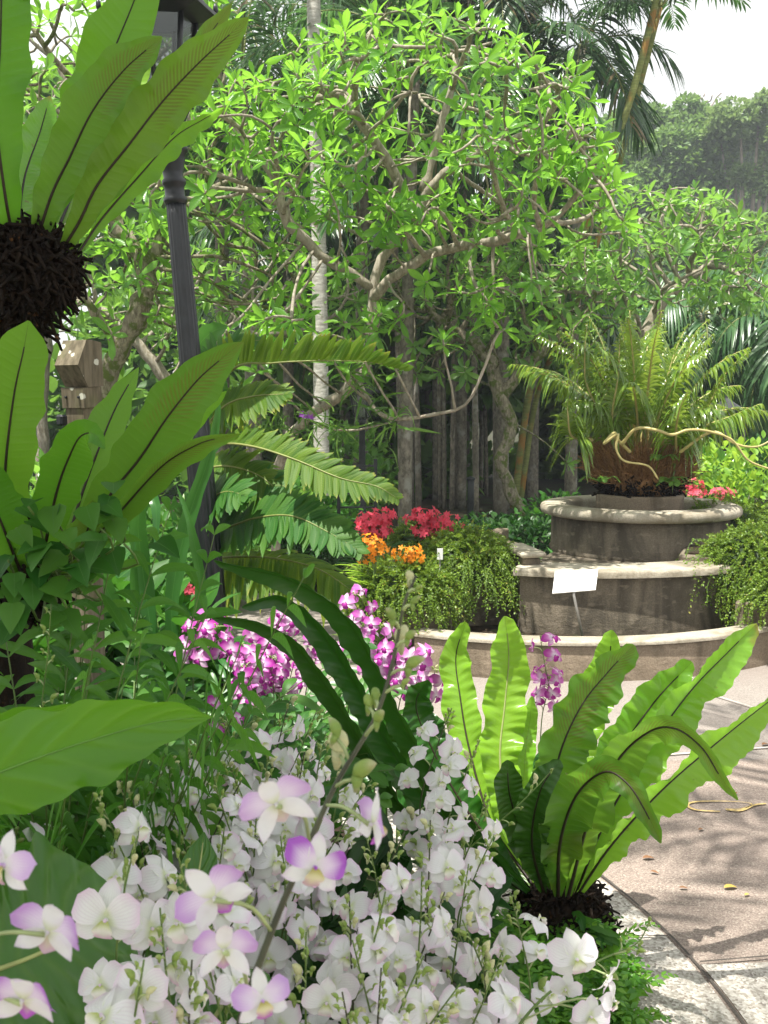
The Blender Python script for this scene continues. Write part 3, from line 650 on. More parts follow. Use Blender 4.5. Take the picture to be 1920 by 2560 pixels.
# ------------------------------------------------------------------ tiered stone fountain planter
def arcwall(mb, c, r0, r1, z0, z1, a0, a1, n=60, b=.012, mi=0):
    """curved wall r0..r1 with eased top edges, closed ends"""
    pr = [(r1, z0), (r1, z1-b), (r1-b*.3, z1-b*.3), (r1-b, z1), (r0+b, z1), (r0+b*.3, z1-b*.3), (r0, z1-b), (r0, z0)]
    a = np.linspace(math.radians(a0), math.radians(a1), n); G = np.zeros((n, len(pr), 3))
    for j, (r, z) in enumerate(pr): G[:, j, 0] = c[0]+r*np.cos(a); G[:, j, 1] = c[1]+r*np.sin(a); G[:, j, 2] = z
    base = mb.n; mb.grid(G, None, mi, False); k = len(pr)
    mb.q.append((np.array([list(range(k))])+base, mi, False)); mb.q.append((np.array([list(range(k))[::-1]])+base+(n-1)*k, mi, False)); return mb
FC = (1.15, 7.80)
ft = thing('fountain_planter', 'round tiered weathered concrete planter carrying the shaggy cycad', 'stone planter', (FC[0], FC[1], 0))
part('lower_wall', arcwall(MB(), FC, 1.86, 2.0, 0, .215, -119, -12, 90), M['stone'], ft)
part('lower_coping', arcwall(MB(), FC, 1.85, 2.012, .215, .238, -119.3, -11.7, 90, .01), M['coping'], ft)
part('planter_fill', MB().grid(disc(FC, 1.2, 1.88, math.radians(-119), math.radians(-12), 60, .15)[:, ::-1]), M['soil'], ft)
C2 = (1.40, 7.95)
part('middle_wall', arcwall(MB(), C2, 1.35, 1.60, .1, .515, -110, -52, 50), M['stone_dk'], ft)
part('middle_coping', arcwall(MB(), C2, 1.32, 1.645, .515, .562, -111.2, -50, 50, .018), M['coping'], ft)
part('platform', MB().grid(disc(C2, .05, 1.36, math.radians(-112), math.radians(60), 50, .50)[:, ::-1]), M['stone_dk'], ft)
pm = MB(); pm.box((.90, 6.75, .34), (.12, .42, .54), .2, bev=.012); part('side_block', pm, M['stone_dk'], ft)
pm = MB(); pm.box((.905, 6.74, .628), (.17, .46, .036), .2, bev=.012); part('block_cap', pm, M['coping'], ft)
pm = arcwall(MB(), (1.9, 7.7), 1.02, 1.12, .3, .60, -206, -150, 30, .012); part('back_wall', pm, M['stone'], ft)
BC = (1.90, 7.70)
part('basin_wall', MB().lathe([(.655, .50), (.66, .52), (.648, .535), (.645, .80), (.53, .80), (.5, .70)], (*BC, 0), 72), M['stone_dk'], ft)
rim = [(.64, .772), (.695, .768), (.718, .776), (.730, .792), (.730, .816), (.722, .834), (.70, .844), (.67, .848), (.57, .848), (.54, .838), (.522, .81), (.52, .72)]
part('basin_rim', MB().lathe(rim, (*BC, 0), 80), M['coping'], ft)
part('basin_floor', MB().lathe([(.56, .74), (.01, .745)], (*BC, 0), 40), M['soil'], ft)
part('pot', MB().lathe([(.315, .74), (.318, .88), (.322, .90), (.318, .915), (.29, .918), (.28, .90), (.01, .905)], (*BC, 0), 56), M['stone'], ft)
# side planter boxes that carry the trailing mounds
for c, d, rz, lab in (((.52, 6.92, .27), (.62, .62, .54), .25, 'dark brown planter box under the large trailing mound left of the steps'), ((.10, 6.50, .22), (.56, .5, .44), .2, 'dark low planter box under the smaller trailing mound'), ((2.42, 6.92, .3), (.8, .7, .6), -.35, 'dark planter box under the right trailing mound'), ((2.5, 6.35, .19), (.6, .4, .38), -.35, 'low dark planter box at the right frame edge')):
    o = thing('planter_box', lab, 'planter', (c[0], c[1], 0), 'planter boxes beside the fountain'); b_ = MB(); b_.box(c, d, rz, bev=.015); part('box', b_, M['stone_dk'], o)
    b_ = MB(); b_.box((c[0], c[1], c[2]+d[2]/2+.006), (d[0]-.07, d[1]-.07, .012), rz); part('soil', b_, M['soil'], o)
def mound(label, c, rad, n, hang, grp='trailing shrubs on the planters', zstop=.16, front=1.0):
    c = np.asarray(c, float); rad = np.asarray(rad, float); o = thing('trailing_shrub', label, 'shrub', c-[0, 0, rad[2]], grp)
    k, m = 14, 28; th = np.linspace(.02, math.pi*.62, k); ph = np.linspace(0, 2*math.pi, m, endpoint=False); G = np.zeros((k, m, 3))
    for i in range(k):
        rr = .86*(1+.08*np.sin(ph*3+i)+rng.normal(size=m)*.05); G[i, :, 0] = c[0]+rad[0]*rr*np.sin(th[i])*np.cos(ph); G[i, :, 1] = c[1]+rad[1]*rr*np.sin(th[i])*np.sin(ph); G[i, :, 2] = c[2]+rad[2]*rr*np.cos(th[i])
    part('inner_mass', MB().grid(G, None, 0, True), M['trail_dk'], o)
    O = []; X = []; Z = []; Ss = []; Rn = []; st = MB(); q = 14
    for s in range(n):
        d = nrm(rng.normal(size=3)); d[2] = abs(d[2])*1.1-.25*rng.random(); d[1] -= .25; d = nrm(d)
        p = c+d*rad*(.72+.22*rng.random()); low = d[2] < .35; L = (hang*(.45+.75*rng.random()) if low else .07+.06*rng.random()); stp = L/q; v = nrm(d*[1, 1, .8]+rng.normal(size=3)*.35+[0, 0, .2]); path = [p]; r_ = rng.random()
        for i in range(q):
            v = nrm(v+np.array([0, 0, -.20 if low else -.10])+rng.normal(size=3)*.12); p = p+v*stp
            if p[2] < zstop: break
            path.append(p)
        if len(path) < 4: continue
        P = np.array(path); Tn = tang(P)
        if s % 3 == 0: st.tube(P, .0022, 4, r_, cap=False)
        for i in range(len(P)):
            for sd in range(3):
                a = rng.normal(size=3); a = nrm(a-Tn[i]*np.dot(a, Tn[i])); O.append(P[i]+Tn[i]*stp*rng.random()); X.append(a*.8+Tn[i]*.7+[0, 0, .1]); Z.append(nrm(rng.normal(size=3)*.6+[0, 0, 1.0]+d*.5)); Ss.append(.016*(.6+.7*rng.random())); Rn.append(min(1, max(0, r_*.6+.4*rng.random())))
    f = MB(); f.batch(T_CARD, *[np.array(x) for x in (X, Z, O, Ss)], np.array(Rn)); part('foliage', f, M['trail'], o); part('stems', st, M['stem'], o); return o
mound('tall trailing green mound spilling over planter box left of the fountain steps', (.54, 6.80, .53), (.31, .33, .20), 1100, .34)
mound('rounded trailing mound in front of the orange orchids', (.10, 6.42, .42), (.33, .30, .18), 900, .24)
mound('yellowish low mound behind the red orchids', (.30, 7.35, .60), (.26, .3, .14), 240, .15)
mound('large trailing green mound hanging beside the right end of the fountain', (2.50, 6.72, .53), (.44, .36, .25), 1250, .38)
mound('lower trailing mound at the right frame edge', (2.62, 6.28, .40), (.40, .28, .22), 520, .22)
mound('small mound behind the fountain rim on its right', (2.55, 7.7, .70), (.35, .3, .14), 260, .1)
# sign on its stake
sg = thing('plant_sign', 'blank white plant sign board tilted on a thin grey stake', 'sign', (1.19, 6.06, .15))
q = [at(1388, 1428, 6.10), at(1495, 1423, 6.12), at(1489, 1474, 6.01), at(1381, 1483, 5.99)]; q = np.array(q); nn = nrm(np.cross(q[1]-q[0], q[3]-q[0])); nn = nn if nn[2] < 0 else -nn
b_ = MB(); b_.add(np.vstack([q, q+nn*.008]), [(3, 2, 1, 0), (4, 5, 6, 7), (0, 1, 5, 4), (1, 2, 6, 5), (2, 3, 7, 6), (3, 0, 4, 7)], sm=False); part('board', b_, M['board'], sg)
mid = (q[2]+q[3])/2+nn*.012; part('stake', MB().tube(np.array([(q.mean(0)+nn*.014), mid+(0, 0, -.01), (1.195, 6.07, .14)]), .0085, 8), M['steel'], sg)

# ------------------------------------------------------------------ iron lamp post
Yl = 4.30
def lp(px, py): return at(px, py, Yl)
L0 = lp(549, 1700); L1 = lp(415, 240); ax = nrm(L1-L0); L0 = L0-ax*(L0[2]/ax[2])
ex = nrm(np.cross([0, 1., 0], ax)); ey = np.cross(ax, ex); AX = np.stack([ex, ey, ax], 1)
def hs(py, px=440): return float(np.dot(lp(px, py)-L0, ax))
lt = thing('lamp_post', 'tall black fluted iron lamp post leaning behind the ferns', 'lamp post', L0)
flute = lambda a: 1-.075*np.abs(np.sin(a*8))
h0, h1 = hs(1040), hs(505)
P = lambda h: L0+ax*h
lo = MB().lathe([(.115, 0), (.115, .05), (.09, .07), (.082, .12), (.078, .3)], L0, 40, axis=AX); part('base', lo, M['iron'], lt)
c_ = MB(); hh = np.linspace(.28, h0, 14); c_.tube(P(hh[:, None]*np.ones(1)), np.linspace(.060, .055, 14), 96, flute=flute); part('lower_column', c_, M['iron'], lt)
part('column_collar', MB().lathe([(.050, h0-.02), (.057, h0-.012), (.062, h0+.0), (.056, h0+.014), (.046, h0+.02)], L0, 40, axis=AX), M['iron'], lt)
c_ = MB(); hh = np.linspace(h0+.01, h1, 14); c_.tube(P(hh[:, None]*np.ones(1)), np.linspace(.0475, .040, 14), 96, flute=flute); part('upper_column', c_, M['iron'], lt)
a_, b_, d_, e_, f_ = hs(492), hs(455), hs(380), hs(345), hs(320)
part('capital', MB().lathe([(.04, h1-.01), (.047, h1), (.049, h1+.012), (.040, h1+.02), (.039, b_-.02), (.048, b_-.008), (.048, b_+.006), (.039, b_+.014), (.042, b_+.04), (.053, d_-.03), (.057, d_-.008), (.068, d_), (.068, d_+.015), (.054, d_+.028), (.045, e_), (.052, e_+.015), (.052, e_+.03), (.036, f_), (.03, f_+.12), (.02, f_+.13)], L0, 40, axis=AX), M['iron'], lt)
g_ = hs(232)
for k in range(6):
    an = k*math.pi/3+.3; dx = ex*math.cos(an)+ey*math.sin(an); th = np.linspace(0, 1, 26)
    rr = .032+.05*np.sin(th*math.pi*.95)+.018*np.cos(th*9)*th; zz = f_+(g_-f_)*th
    part('scroll', MB().tube(L0+ax*zz[:, None]+dx*rr[:, None], .0085, 8), M['iron'], lt)
    cu = np.linspace(0, 5.2, 22); part('scroll', MB().tube(L0+ax*(f_+.075+.017*np.sin(cu)*(1-cu/8))[:, None]+dx*(.082+.02*np.cos(cu)*(1-cu/8))[:, None], .006, 6), M['iron'], lt)
t0, t1 = g_, hs(48)
def hexring(r, h, n=6, ph=.3): a = np.arange(n)*2*math.pi/n+ph; return L0+ax*h+r*(np.cos(a)[:, None]*ex+np.sin(a)[:, None]*ey)
rb, rt = .088, .145
part('lantern_base', MB().grid(np.stack([hexring(.03, t0-.02), hexring(rb+.012, t0), hexring(rb+.012, t0+.018), hexring(rb-.01, t0+.02), hexring(.01, t0+.02)]), closed=True, sm=False), M['iron'], lt)
for k in range(6):
    p, q2 = hexring(rb, t0+.015)[k], hexring(rt, t1)[k]; part('lantern_bar', MB().tube(np.array([p, (p+q2)/2, q2]), .011, 6), M['iron'], lt)
def glassmat():
    t = NT('lantern_glass'); a = t.n("ShaderNodeBsdfTransparent", {0: (.78, .82, .80)}); g = t.n("ShaderNodeBsdfGlossy", {0: (.7, .75, .75), 1: .12}); d = t.n("ShaderNodeBsdfDiffuse", {0: (.10, .11, .11)})
    m1 = t.n("ShaderNodeMixShader", {0: .4}); t.t.links.new(a.outputs[0], m1.inputs[1]); t.t.links.new(d.outputs[0], m1.inputs[2]); m2 = t.n("ShaderNodeMixShader", {0: .12}); t.t.links.new(m1.outputs[0], m2.inputs[1]); t.t.links.new(g.outputs[0], m2.inputs[2]); return t.out(m2.outputs[0])
M['glass'] = glassmat()
part('lantern_glass', MB().grid(np.stack([hexring(rb-.004, t0+.02), hexring(rt-.004, t1)]), closed=True, sm=False), M['glass'], lt)
re = .24
part('lantern_roof', MB().grid(np.stack([hexring(rt-.01, t1-.01), hexring(re-.01, t1+.005), hexring(re, t1+.012), hexring(re, t1+.028), hexring(re-.03, t1+.045), hexring(.15, t1+.13), hexring(.06, t1+.21), hexring(.03, t1+.25), hexring(.02, t1+.31), hexring(.001, t1+.34)]), closed=True, sm=False), M['iron'], lt)
for k in range(6):
    p = hexring(re-.012, t1+.03)[k]; part('finial', MB().tube(np.array([p, p+ax*.015, p+ax*.03, p+ax*.045]), [.007, .011, .010, .002], 8), M['iron'], lt)
# far lamps
def far_lamp(px, py_top, py_bot, Y, w, label):
    top = at(px, py_top, Y); zb = 0; c = np.array([top[0], Y, 0]); o = thing('lamp_post', label, 'lamp post', c, 'distant lamp posts'); H = top[2]
    part('column', MB().lathe([(w*1.3, 0), (w*1.2, .15), (w*.8, .2), (w*.6, H-.45), (w*.9, H-.43), (w*.5, H-.40)], c, 16), M['iron_far'], o)
    part('lantern', MB().lathe([(.03, H-.42), (.085, H-.38), (.13, H-.12)], c, 6, sm=False), M['glass'], o)
    part('lantern_roof', MB().lathe([(.13, H-.125), (.2, H-.12), (.2, H-.10), (.06, H-.01), (.02, H+.02), (.001, H+.08)], c, 6, sm=False), M['iron_far'], o)
    for k in range(6): a = k*math.pi/3; part('lantern_bar', MB().tube(np.array([c+[.085*math.cos(a), .085*math.sin(a), H-.38], c+[.13*math.cos(a), .13*math.sin(a), H-.12]]), .011, 5), M['iron_far'], o)
far_lamp(905, 955, 1290, 11.5, .055, 'distant iron lantern post standing behind the frangipani branch')
far_lamp(1817, 1000, 1240, 11.5, .055, 'distant iron lamp post right of the cycad')
o = thing('path_light', 'slim grey bollard post by the palm clump', 'bollard', (*at(1177, 1300, 12.5)[:2], 0)); p = at(1177, 1200, 12.5); part('post', MB().tube(np.array([[p[0], p[1], 0], [p[0], p[1], p[2]*.7], p]), .04, 10), M['iron_far'], o); part('cap', MB().lathe([(.05, p[2]), (.055, p[2]+.01), (.05, p[2]+.03), (.001, p[2]+.05)], (p[0], p[1], 0), 12), M['iron_far'], o)
# iron trellis frame by the red orchids
o = thing('trellis', 'small dark iron trellis behind the red orchids', 'trellis', (*at(893, 1340, 9.0)[:2], 0)); tm = MB(); x0 = o.location[0]
for dx in (-.16, .16): part('post', MB().box((x0+dx, 9.0, .55), (.03, .03, 1.1)), M['iron'], o)
for dz in np.arange(.2, 1.1, .12): part('bar', MB().box((x0, 9.0, dz), (.29, .015, .015)), M['iron'], o)
# ------------------------------------------------------------------ wooden post with lichen
def lichenmat():
    t = NT('lichened_timber'); n1 = t.noise(t.pos((1, 1, .15)), 60, 4.0); c = t.mix(t.mr(n1, .3, .7), (.20, .17, .115), (.10, .085, .055)); c = t.mix(t.math('MULTIPLY', t.mr(t.noise(t.pos(), 12, 3.0), .5, .7), .5), c, (.12, .13, .05))
    v = t.n("ShaderNodeTexVoronoi", {'Scale': 30.0, 'Vector': t.pos()}); k = t.math('ADD', v.outputs['Distance'], t.math('MULTIPLY', t.noise(t.pos(), 90, 2.0), .3)); m = t.mr(k, .50, .40)
    x = t.n("ShaderNodeSeparateColor", {0: v.outputs['Color']}); nz = t.n('ShaderNodeSeparateXYZ', {0: t.n('ShaderNodeNewGeometry').outputs['True Normal']}).outputs[2]; m = t.math('MULTIPLY', m, t.math('GREATER_THAN', t.math('ADD', x.outputs[0], t.math('MULTIPLY', nz, .75)), .76)); c = t.mix(m, c, (.58, .58, .48)); return t.out(t.bsdf(c, .85, .2, t.bump(n1, .4, .006)))
M['timber'] = lichenmat(); Yp = 3.3; pc = at(200, 1000, Yp); po = thing('wooden_post', 'chamfered timber post with white lichen spots behind the ferns', 'wooden post', (pc[0], Yp, 0))
zz = lambda y: at(200, y, Yp)[2]; rz = math.radians(-28); Rz = np.array([[math.cos(rz), -math.sin(rz), 0], [math.sin(rz), math.cos(rz), 0], [0, 0, 1]])
def extr(mb, prof, w, bevel=0):
    k = len(prof); V = [[x, y, z] for x in (-w/2, w/2) for (y, z) in prof]; V = np.array(V)*[1, 1, 1]; V[:, :2] = (np.c_[V[:, :2], 0*V[:, :1]]@Rz.T)[:, :2]; V[:, 0] += pc[0]; V[:, 1] += Yp
    Fc = [tuple(range(k)), tuple(range(k, 2*k))[::-1]]+[(i, i+k, (i+1) % k+k, (i+1) % k) for i in range(k)]; return mb.add(V, Fc, sm=False)
part('post_cap', extr(MB(), [(.05, zz(855)), (.055, zz(965)), (-.012, zz(968)), (-.055, zz(914)), (-.015, zz(851)), (0, zz(850))], .098), M['timber'], po)
part('neck', extr(MB(), [(.048, zz(966)), (.048, zz(1016)), (-.03, zz(1020)), (-.034, zz(970))], .092), M['timber'], po)
part('post', extr(MB(), [(.04, zz(1017)), (.04, -.05), (-.024, -.05), (-.024, zz(1019))], .074), M['timber'], po)
for dx in (-.025, .028): cc = np.array([pc[0], Yp, 0])+Rz@np.array([dx, -.035, 0]); part('bolt', MB().box((cc[0], cc[1], zz(993)), (.008, .008, .008), rz, bev=.002), M['iron'], po)
part('bracket', MB().box(np.array([pc[0]-.05, Yp-.03, zz(1050)]), (.028, .03, .035), rz, bev=.006), M['iron'], po)
# ------------------------------------------------------------------ frangipani trees
def limb(*p): return [at(*q) for q in p]
def plumeria(label, limbs, attr, step, kill, leaf, nl, rtip, mat, bark, ntrunk=1, ex=.45, rmax=.12, flowers=0, jit=.18, lo=20, hi=100):
    limbs[0][0] = np.array([limbs[0][0][0], limbs[0][0][1], 0.0]); root = thing('frangipani_tree', label, 'tree', limbs[0][0], 'frangipani trees')
    N, par, nl0 = colonise(limbs, attr, step, kill, 9, 200, .02, jit); mb, r, tip = tree_mesh(N, par, rtip, ex, 5, rmax)
    part('trunk', mb, bark, root); cm = MB(); tip = [i for i in tip if i >= nl0 or True]; P = N[tip]; A = nrm(N[tip]-N[par[tip]])
    A = nrm(A+np.array([0, 0, .55])); rosettes(cm, P, A, nl, leaf, T_PLUM, lo, hi); part('crown', cm, mat, root)
    if flowers:
        fm = MB()
        for i in rng.choice(len(tip), min(flowers, len(tip)), replace=False):
            for _ in range(4):
                q = P[i]+A[i]*.05+rng.normal(size=3)*.03; az = rng.random()*6.28; a = np.arange(5)*1.2566+az; X = np.stack([np.cos(a), np.sin(a), 0*a+.35], 1); fm.batch(T_OVAL[0], X, np.tile([0, 0, 1.], (5, 1)), np.tile(q, (5, 1)), np.full(5, .035), rng.random(5))
        part('blossoms', fm, M['cream'], root)
    return root
def ell(n, px, py, Y, rx, ry, rz, **k): return shell_pts(n, at(px, py, Y), (rx, ry, rz), **k)
# central tree, the one that fills the middle of the picture
A1 = np.vstack([ell(580, 1050, 520, 7.0, 1.30, 1.15, 1.22, lo=.86, zlo=.0), ell(290, 690, 540, 6.9, .86, .8, .90, lo=.86, zlo=-.1), ell(110, 1270, 560, 6.6, .8, .6, .55, lo=.85, zlo=-.2), ell(40, 780, 850, 6.6, .8, .4, .25, lo=.4, zlo=-1), ell(24, 1180, 800, 6.6, .5, .4, .3, lo=.4, zlo=-1), ell(34, 1050, 620, 6.5, 1.1, .4, .4, lo=.3, zlo=-.6)])
plumeria('large frangipani spreading its candelabra branches across the middle of the view', [limb((700, 1380, 7.2), (690, 1200, 7.15), (760, 1050, 7.1), (890, 960, 7.0), (930, 850, 7.0), (930, 720, 7.0)),
    limb((930, 720, 7.0), (860, 670, 6.95), (790, 630, 6.9), (720, 560, 6.85), (690, 440, 6.8)), limb((930, 720, 7.0), (960, 630, 7.05), (1040, 560, 7.1), (1060, 470, 7.1), (1100, 330, 7.1), (1130, 220, 7.1)),
    limb((930, 740, 7.0), (1010, 670, 6.9), (1130, 620, 6.8), (1250, 600, 6.7), (1380, 560, 6.6)), limb((1040, 560, 7.1), (1000, 450, 7.0), (920, 330, 6.9), (880, 250, 6.9)), limb((1060, 470, 7.1), (1180, 390, 7.0), (1330, 330, 6.9)),
    limb((890, 960, 7.0), (960, 1045, 6.8), (1060, 1040, 6.6), (1170, 1020, 6.5)), limb((760, 1050, 7.1), (860, 1080, 7.0), (980, 1055, 6.9))], A1, .075, .08, .148, 9, .0074, M['plumeria'], M['bark'], rmax=.034, ex=.37, jit=.10)
# left tree behind the lamp
A2 = np.vstack([ell(200, 300, 240, 7.8, 1.05, .9, 1.1, lo=.75, zlo=-.5), ell(190, 480, 720, 8.0, .95, .8, .85, lo=.7, zlo=-.5), ell(90, 230, 720, 7.6, .7, .6, .65, lo=.7, zlo=-.4)])
plumeria('frangipani with a mossy leaning trunk standing behind the iron lamp post', [limb((250, 1250, 7.8), (260, 1000, 7.8), (300, 880, 7.75), (350, 780, 7.7), (375, 670, 7.7)), limb((375, 670, 7.7), (320, 600, 7.7), (275, 520, 7.7), (270, 400, 7.7), (300, 250, 7.7)), limb((375, 670, 7.7), (420, 560, 7.8), (520, 470, 7.8)), limb((300, 880, 7.75), (250, 800, 7.6), (190, 700, 7.5))], A2, .08, .10, .17, 8, .0085, M['plumeria'], M['bark_moss'], rmax=.085, ex=.42)
# trees further back
A3 = np.vstack([ell(480, 1250, 780, 12.2, 1.5, 1.2, 1.1, lo=.5, zlo=-.8), ell(240, 1090, 720, 12.0, 1.2, 1.0, .7, lo=.5)])
plumeria('gnarled mossy frangipani with fine leaves in front of the palm trunks', [limb((1350, 1350, 12), (1280, 1240, 12), (1250, 1130, 12), (1290, 1060, 12), (1250, 1000, 12), (1230, 900, 12)), limb((1290, 1060, 12), (1370, 1110, 12), (1420, 1160, 11.9)), limb((1230, 900, 12), (1150, 840, 12), (1080, 790, 12)), limb((1250, 1000, 12), (1310, 920, 12), (1400, 850, 12))], A3, .11, .15, .19, 10, .0095, M['plumeria_far'], M['bark_moss'], rmax=.075, flowers=14)
A4 = np.vstack([ell(600, 1680, 690, 12.5, 1.28, 1.1, 1.08, lo=.62, zlo=-.45), ell(200, 1450, 740, 12.4, 1.0, .8, .7, lo=.5)])
plumeria('domed frangipani at the right above the cycad', [limb((1600, 1330, 12.6), (1600, 1000, 12.5), (1610, 850, 12.5), (1660, 740, 12.5)), limb((1610, 850, 12.5), (1560, 780, 12.5)), limb((1660, 740, 12.5), (1750, 680, 12.5))], A4, .11, .15, .19, 10, .0095, M['plumeria_far'], M['bark'], rmax=.1, flowers=8)
A5 = np.vstack([ell(330, 620, 760, 11.5, 1.5, 1.0, .8, lo=.5, zlo=-.9), ell(200, 250, 760, 11.6, 1.3, 1.0, 1.0, lo=.5)])
plumeria('smaller bright frangipani in the background left of the central tree', [limb((520, 1330, 11.6), (500, 1050, 11.5), (560, 900, 11.5)), limb((500, 1050, 11.5), (380, 900, 11.5), (280, 800, 11.5))], A5, .13, .19, .20, 10, .010, M['plumeria_far'], M['bark'], rmax=.1)
A6 = np.vstack([ell(240, 130, 350, 13, 1.6, 1.2, 1.6, lo=.6, zlo=-.9)])
plumeria('tall pale frangipani far behind the hanging bird nest fern', [limb((100, 1300, 13), (110, 900, 13), (130, 600, 13))], A6, .16, .24, .22, 10, .012, M['plumeria_far'], M['bark'], rmax=.1)

# ------------------------------------------------------------------ palms
def palm(label, x, y, H, r, nf, L, lean=(0, 0), bark='bark_palm', leaf='palm', nleaf=34, ll=.55, lw=.017, droop=.55, grp=None, fdroop=.8, name='palm_tree', crown_lo=-.2, dead=2):
    base = np.array([x, y, 0.0]); root = thing(name, label, 'palm', base, grp); hh = np.linspace(0, 1, 30)
    C = np.stack([x+lean[0]*hh**1.3+.008*np.sin(hh*7+x), y+lean[1]*hh, H*hh], 1); rr = r*(1.15-.3*hh+.02*np.sin(hh*H*28)); part('trunk', MB().tube(C, rr, 12), M[bark], root); top = C[-1]
    for i in range(nf):
        az = i*2.4+rng.random()*.5; el = math.radians(78-115*(i/max(1, nf-1))*(1+crown_lo)+rng.normal()*6); d = np.array([math.cos(az)*math.cos(el), math.sin(az)*math.cos(el), math.sin(el)]); p = top.copy(); pts = [p]; v = d; l_ = L*(.8+.3*rng.random())
        for k in range(7): v = nrm(v+np.array([0, 0, -fdroop*.24])); p = p+v*l_/7; pts.append(p)
        mb = MB(); pinnate(mb, pts, nleaf, ll, lw, 62, droop, .25, k=5, rach=.013, rmi=1, start=.16, lprof=[(0, .4), (.2, .9), (.5, 1), (.8, .8), (1, .4)]); part('frond', mb, [M[leaf], M['rachis']], root)
    return root
gp = 'slim palms in the dark clump'
xs = [984, 1004, 1030, 1046, 1070, 1086, 1110, 1128, 1150, 1166, 1188, 1214, 1240, 956, 930, 895, 862, 1264, 1018, 1100, 1140, 1200]
mid_lab = 'slim dark palm trunk within the clump behind the frangipani'
for i, px in enumerate(xs):
    Y = 14.0+4.0*rng.random(); p = at(px, 1290, Y); nf = 10 if i % 3 == 0 else 5
    lab = {17: 'slim palm trunk at the right end of the dark clump, beside the gnarled frangipani', 16: 'slim palm trunk at the left end of the dark clump, behind the distant lantern', 8: 'thickest pale grey trunk in the palm clump'}.get(i, mid_lab)
    palm(lab, p[0], Y, 6.2+2.2*rng.random(), .028+.026*rng.random()+(.025 if i == 8 else 0), nf, 1.9, (rng.normal()*.12-.12, .2*rng.normal()), grp=gp, ll=.5, droop=.7, dead=0)
palm('pale white palm trunk rising left of centre behind the frangipani', *at(805, 1300, 11.0)[:2], 7.2, .075, 9, 2.0, (-.06, 0), 'bark_white', grp=None)
palm('palm with long arching fronds over the top of the central frangipani', *at(1010, 1290, 11.8)[:2], 5.1, .07, 14, 2.3, (.1, 0), leaf='palm_lit', nleaf=46, ll=.5, fdroop=1.0)
palm('palm with drooping dark fronds against the white sky', *at(1425, 1300, 14.6)[:2], 6.3, .08, 13, 1.55, (.05, 0), nleaf=40, ll=.5, fdroop=1.15, droop=.8)
palm('dense dark palm at top left of the central frangipani', *at(640, 1290, 12.5)[:2], 5.2, .09, 14, 2.0, (-.1, 0), nleaf=40, ll=.5, fdroop=1.1)
palm('tall dark palm between lamp post and white trunk', *at(560, 1290, 14)[:2], 6.6, .09, 14, 2.2, (.05, 0), nleaf=36, ll=.55)
palm('dark palm behind the frangipani crown', *at(900, 1290, 13.2)[:2], 5.6, .08, 14, 2.0, (.08, 0), nleaf=36, ll=.55, fdroop=1.1)
for px_, Y_p, H_, lb in ((1020, 16.5, 4.3, 'short dark palm behind the middle of the palm clump'), (1150, 17.0, 4.0, 'short dark palm behind the right of the palm clump'), (1330, 16.5, 4.2, 'dark palm filling the gap left of the domed frangipani'), (860, 16.8, 4.6, 'short dark palm behind the white trunk'), (720, 16.2, 4.0, 'short dark palm behind the mossy bough')): palm(lb, *at(px_, 1290, Y_p)[:2], H_, .08, 13, 2.3, (.05, 0), nleaf=34, ll=.62, lw=.024, fdroop=1.1, droop=.9)
palm('dark palm behind the right half of the frangipani crown', *at(1250, 1290, 14.5)[:2], 6.0, .08, 14, 2.0, (.08, 0), nleaf=36, ll=.55, fdroop=1.1)
# two slanting green canes
for pts, r, lab in (((1655, -60, 13.6), (1597, 174, 13.6), (1556, 310, 13.6), (1487, 503, 13.8), (1420, 700, 14.2), (1330, 950, 15.5)), .047, 'thicker of two slanting green and ochre palm canes'), (((1650, 20, 13.9), (1614, 162, 13.9), (1575, 310, 13.9), (1504, 567, 14.0), (1440, 760, 14.4), (1345, 980, 15.8)), .038, 'thinner slanting cane, ochre coloured, right behind the thicker one'):
    C = np.array([at(*q) for q in pts]); b = C[-1].copy(); b[2] = 0; b[0] -= .25; C = np.vstack([C, b])[::-1]; o = thing('palm_cane', lab, 'palm', b, 'slanting canes'); Q = smooth(C, 40); part('trunk', MB().tube(Q, r*np.linspace(1.15, .9, 40)*(1+.06*(np.arange(40) % 4 == 0)), 12), M['bark_green'], o)
    top = Q[-1]
    for i in range(6):
        az = i*1.05+rng.random(); v = np.array([math.cos(az)*.6, math.sin(az)*.6, .8]); p = top.copy(); P_ = [p]
        for k in range(7): v = nrm(v+np.array([0, 0, -.22])); p = p+v*.2; P_.append(p)
        mb = MB(); pinnate(mb, P_, 30, .38, .015, 60, .5, .2, k=5, rach=.01, rmi=1); part('frond', mb, [M['palm'], M['rachis']], o)
# pale drooping palms behind the cycad
for px, py, Y, lab in ((1740, 830, 17, 'misty palm with drooping fronds behind the domed frangipani'), (1860, 800, 18, 'pale weeping palm at the right edge behind the cycad'), (1640, 860, 19, 'hazy palm between the domed frangipani and the cycad'), (1930, 860, 16, 'weeping palm cut by the right frame edge')):
    p = at(px, py, Y); palm(lab, p[0], Y, p[2]+.3, .08, 14, 1.7, (.1, 0), leaf='palm_lit', nleaf=30, ll=.6, lw=.022, droop=1.1, grp='misty palms behind the cycad', fdroop=1.3)
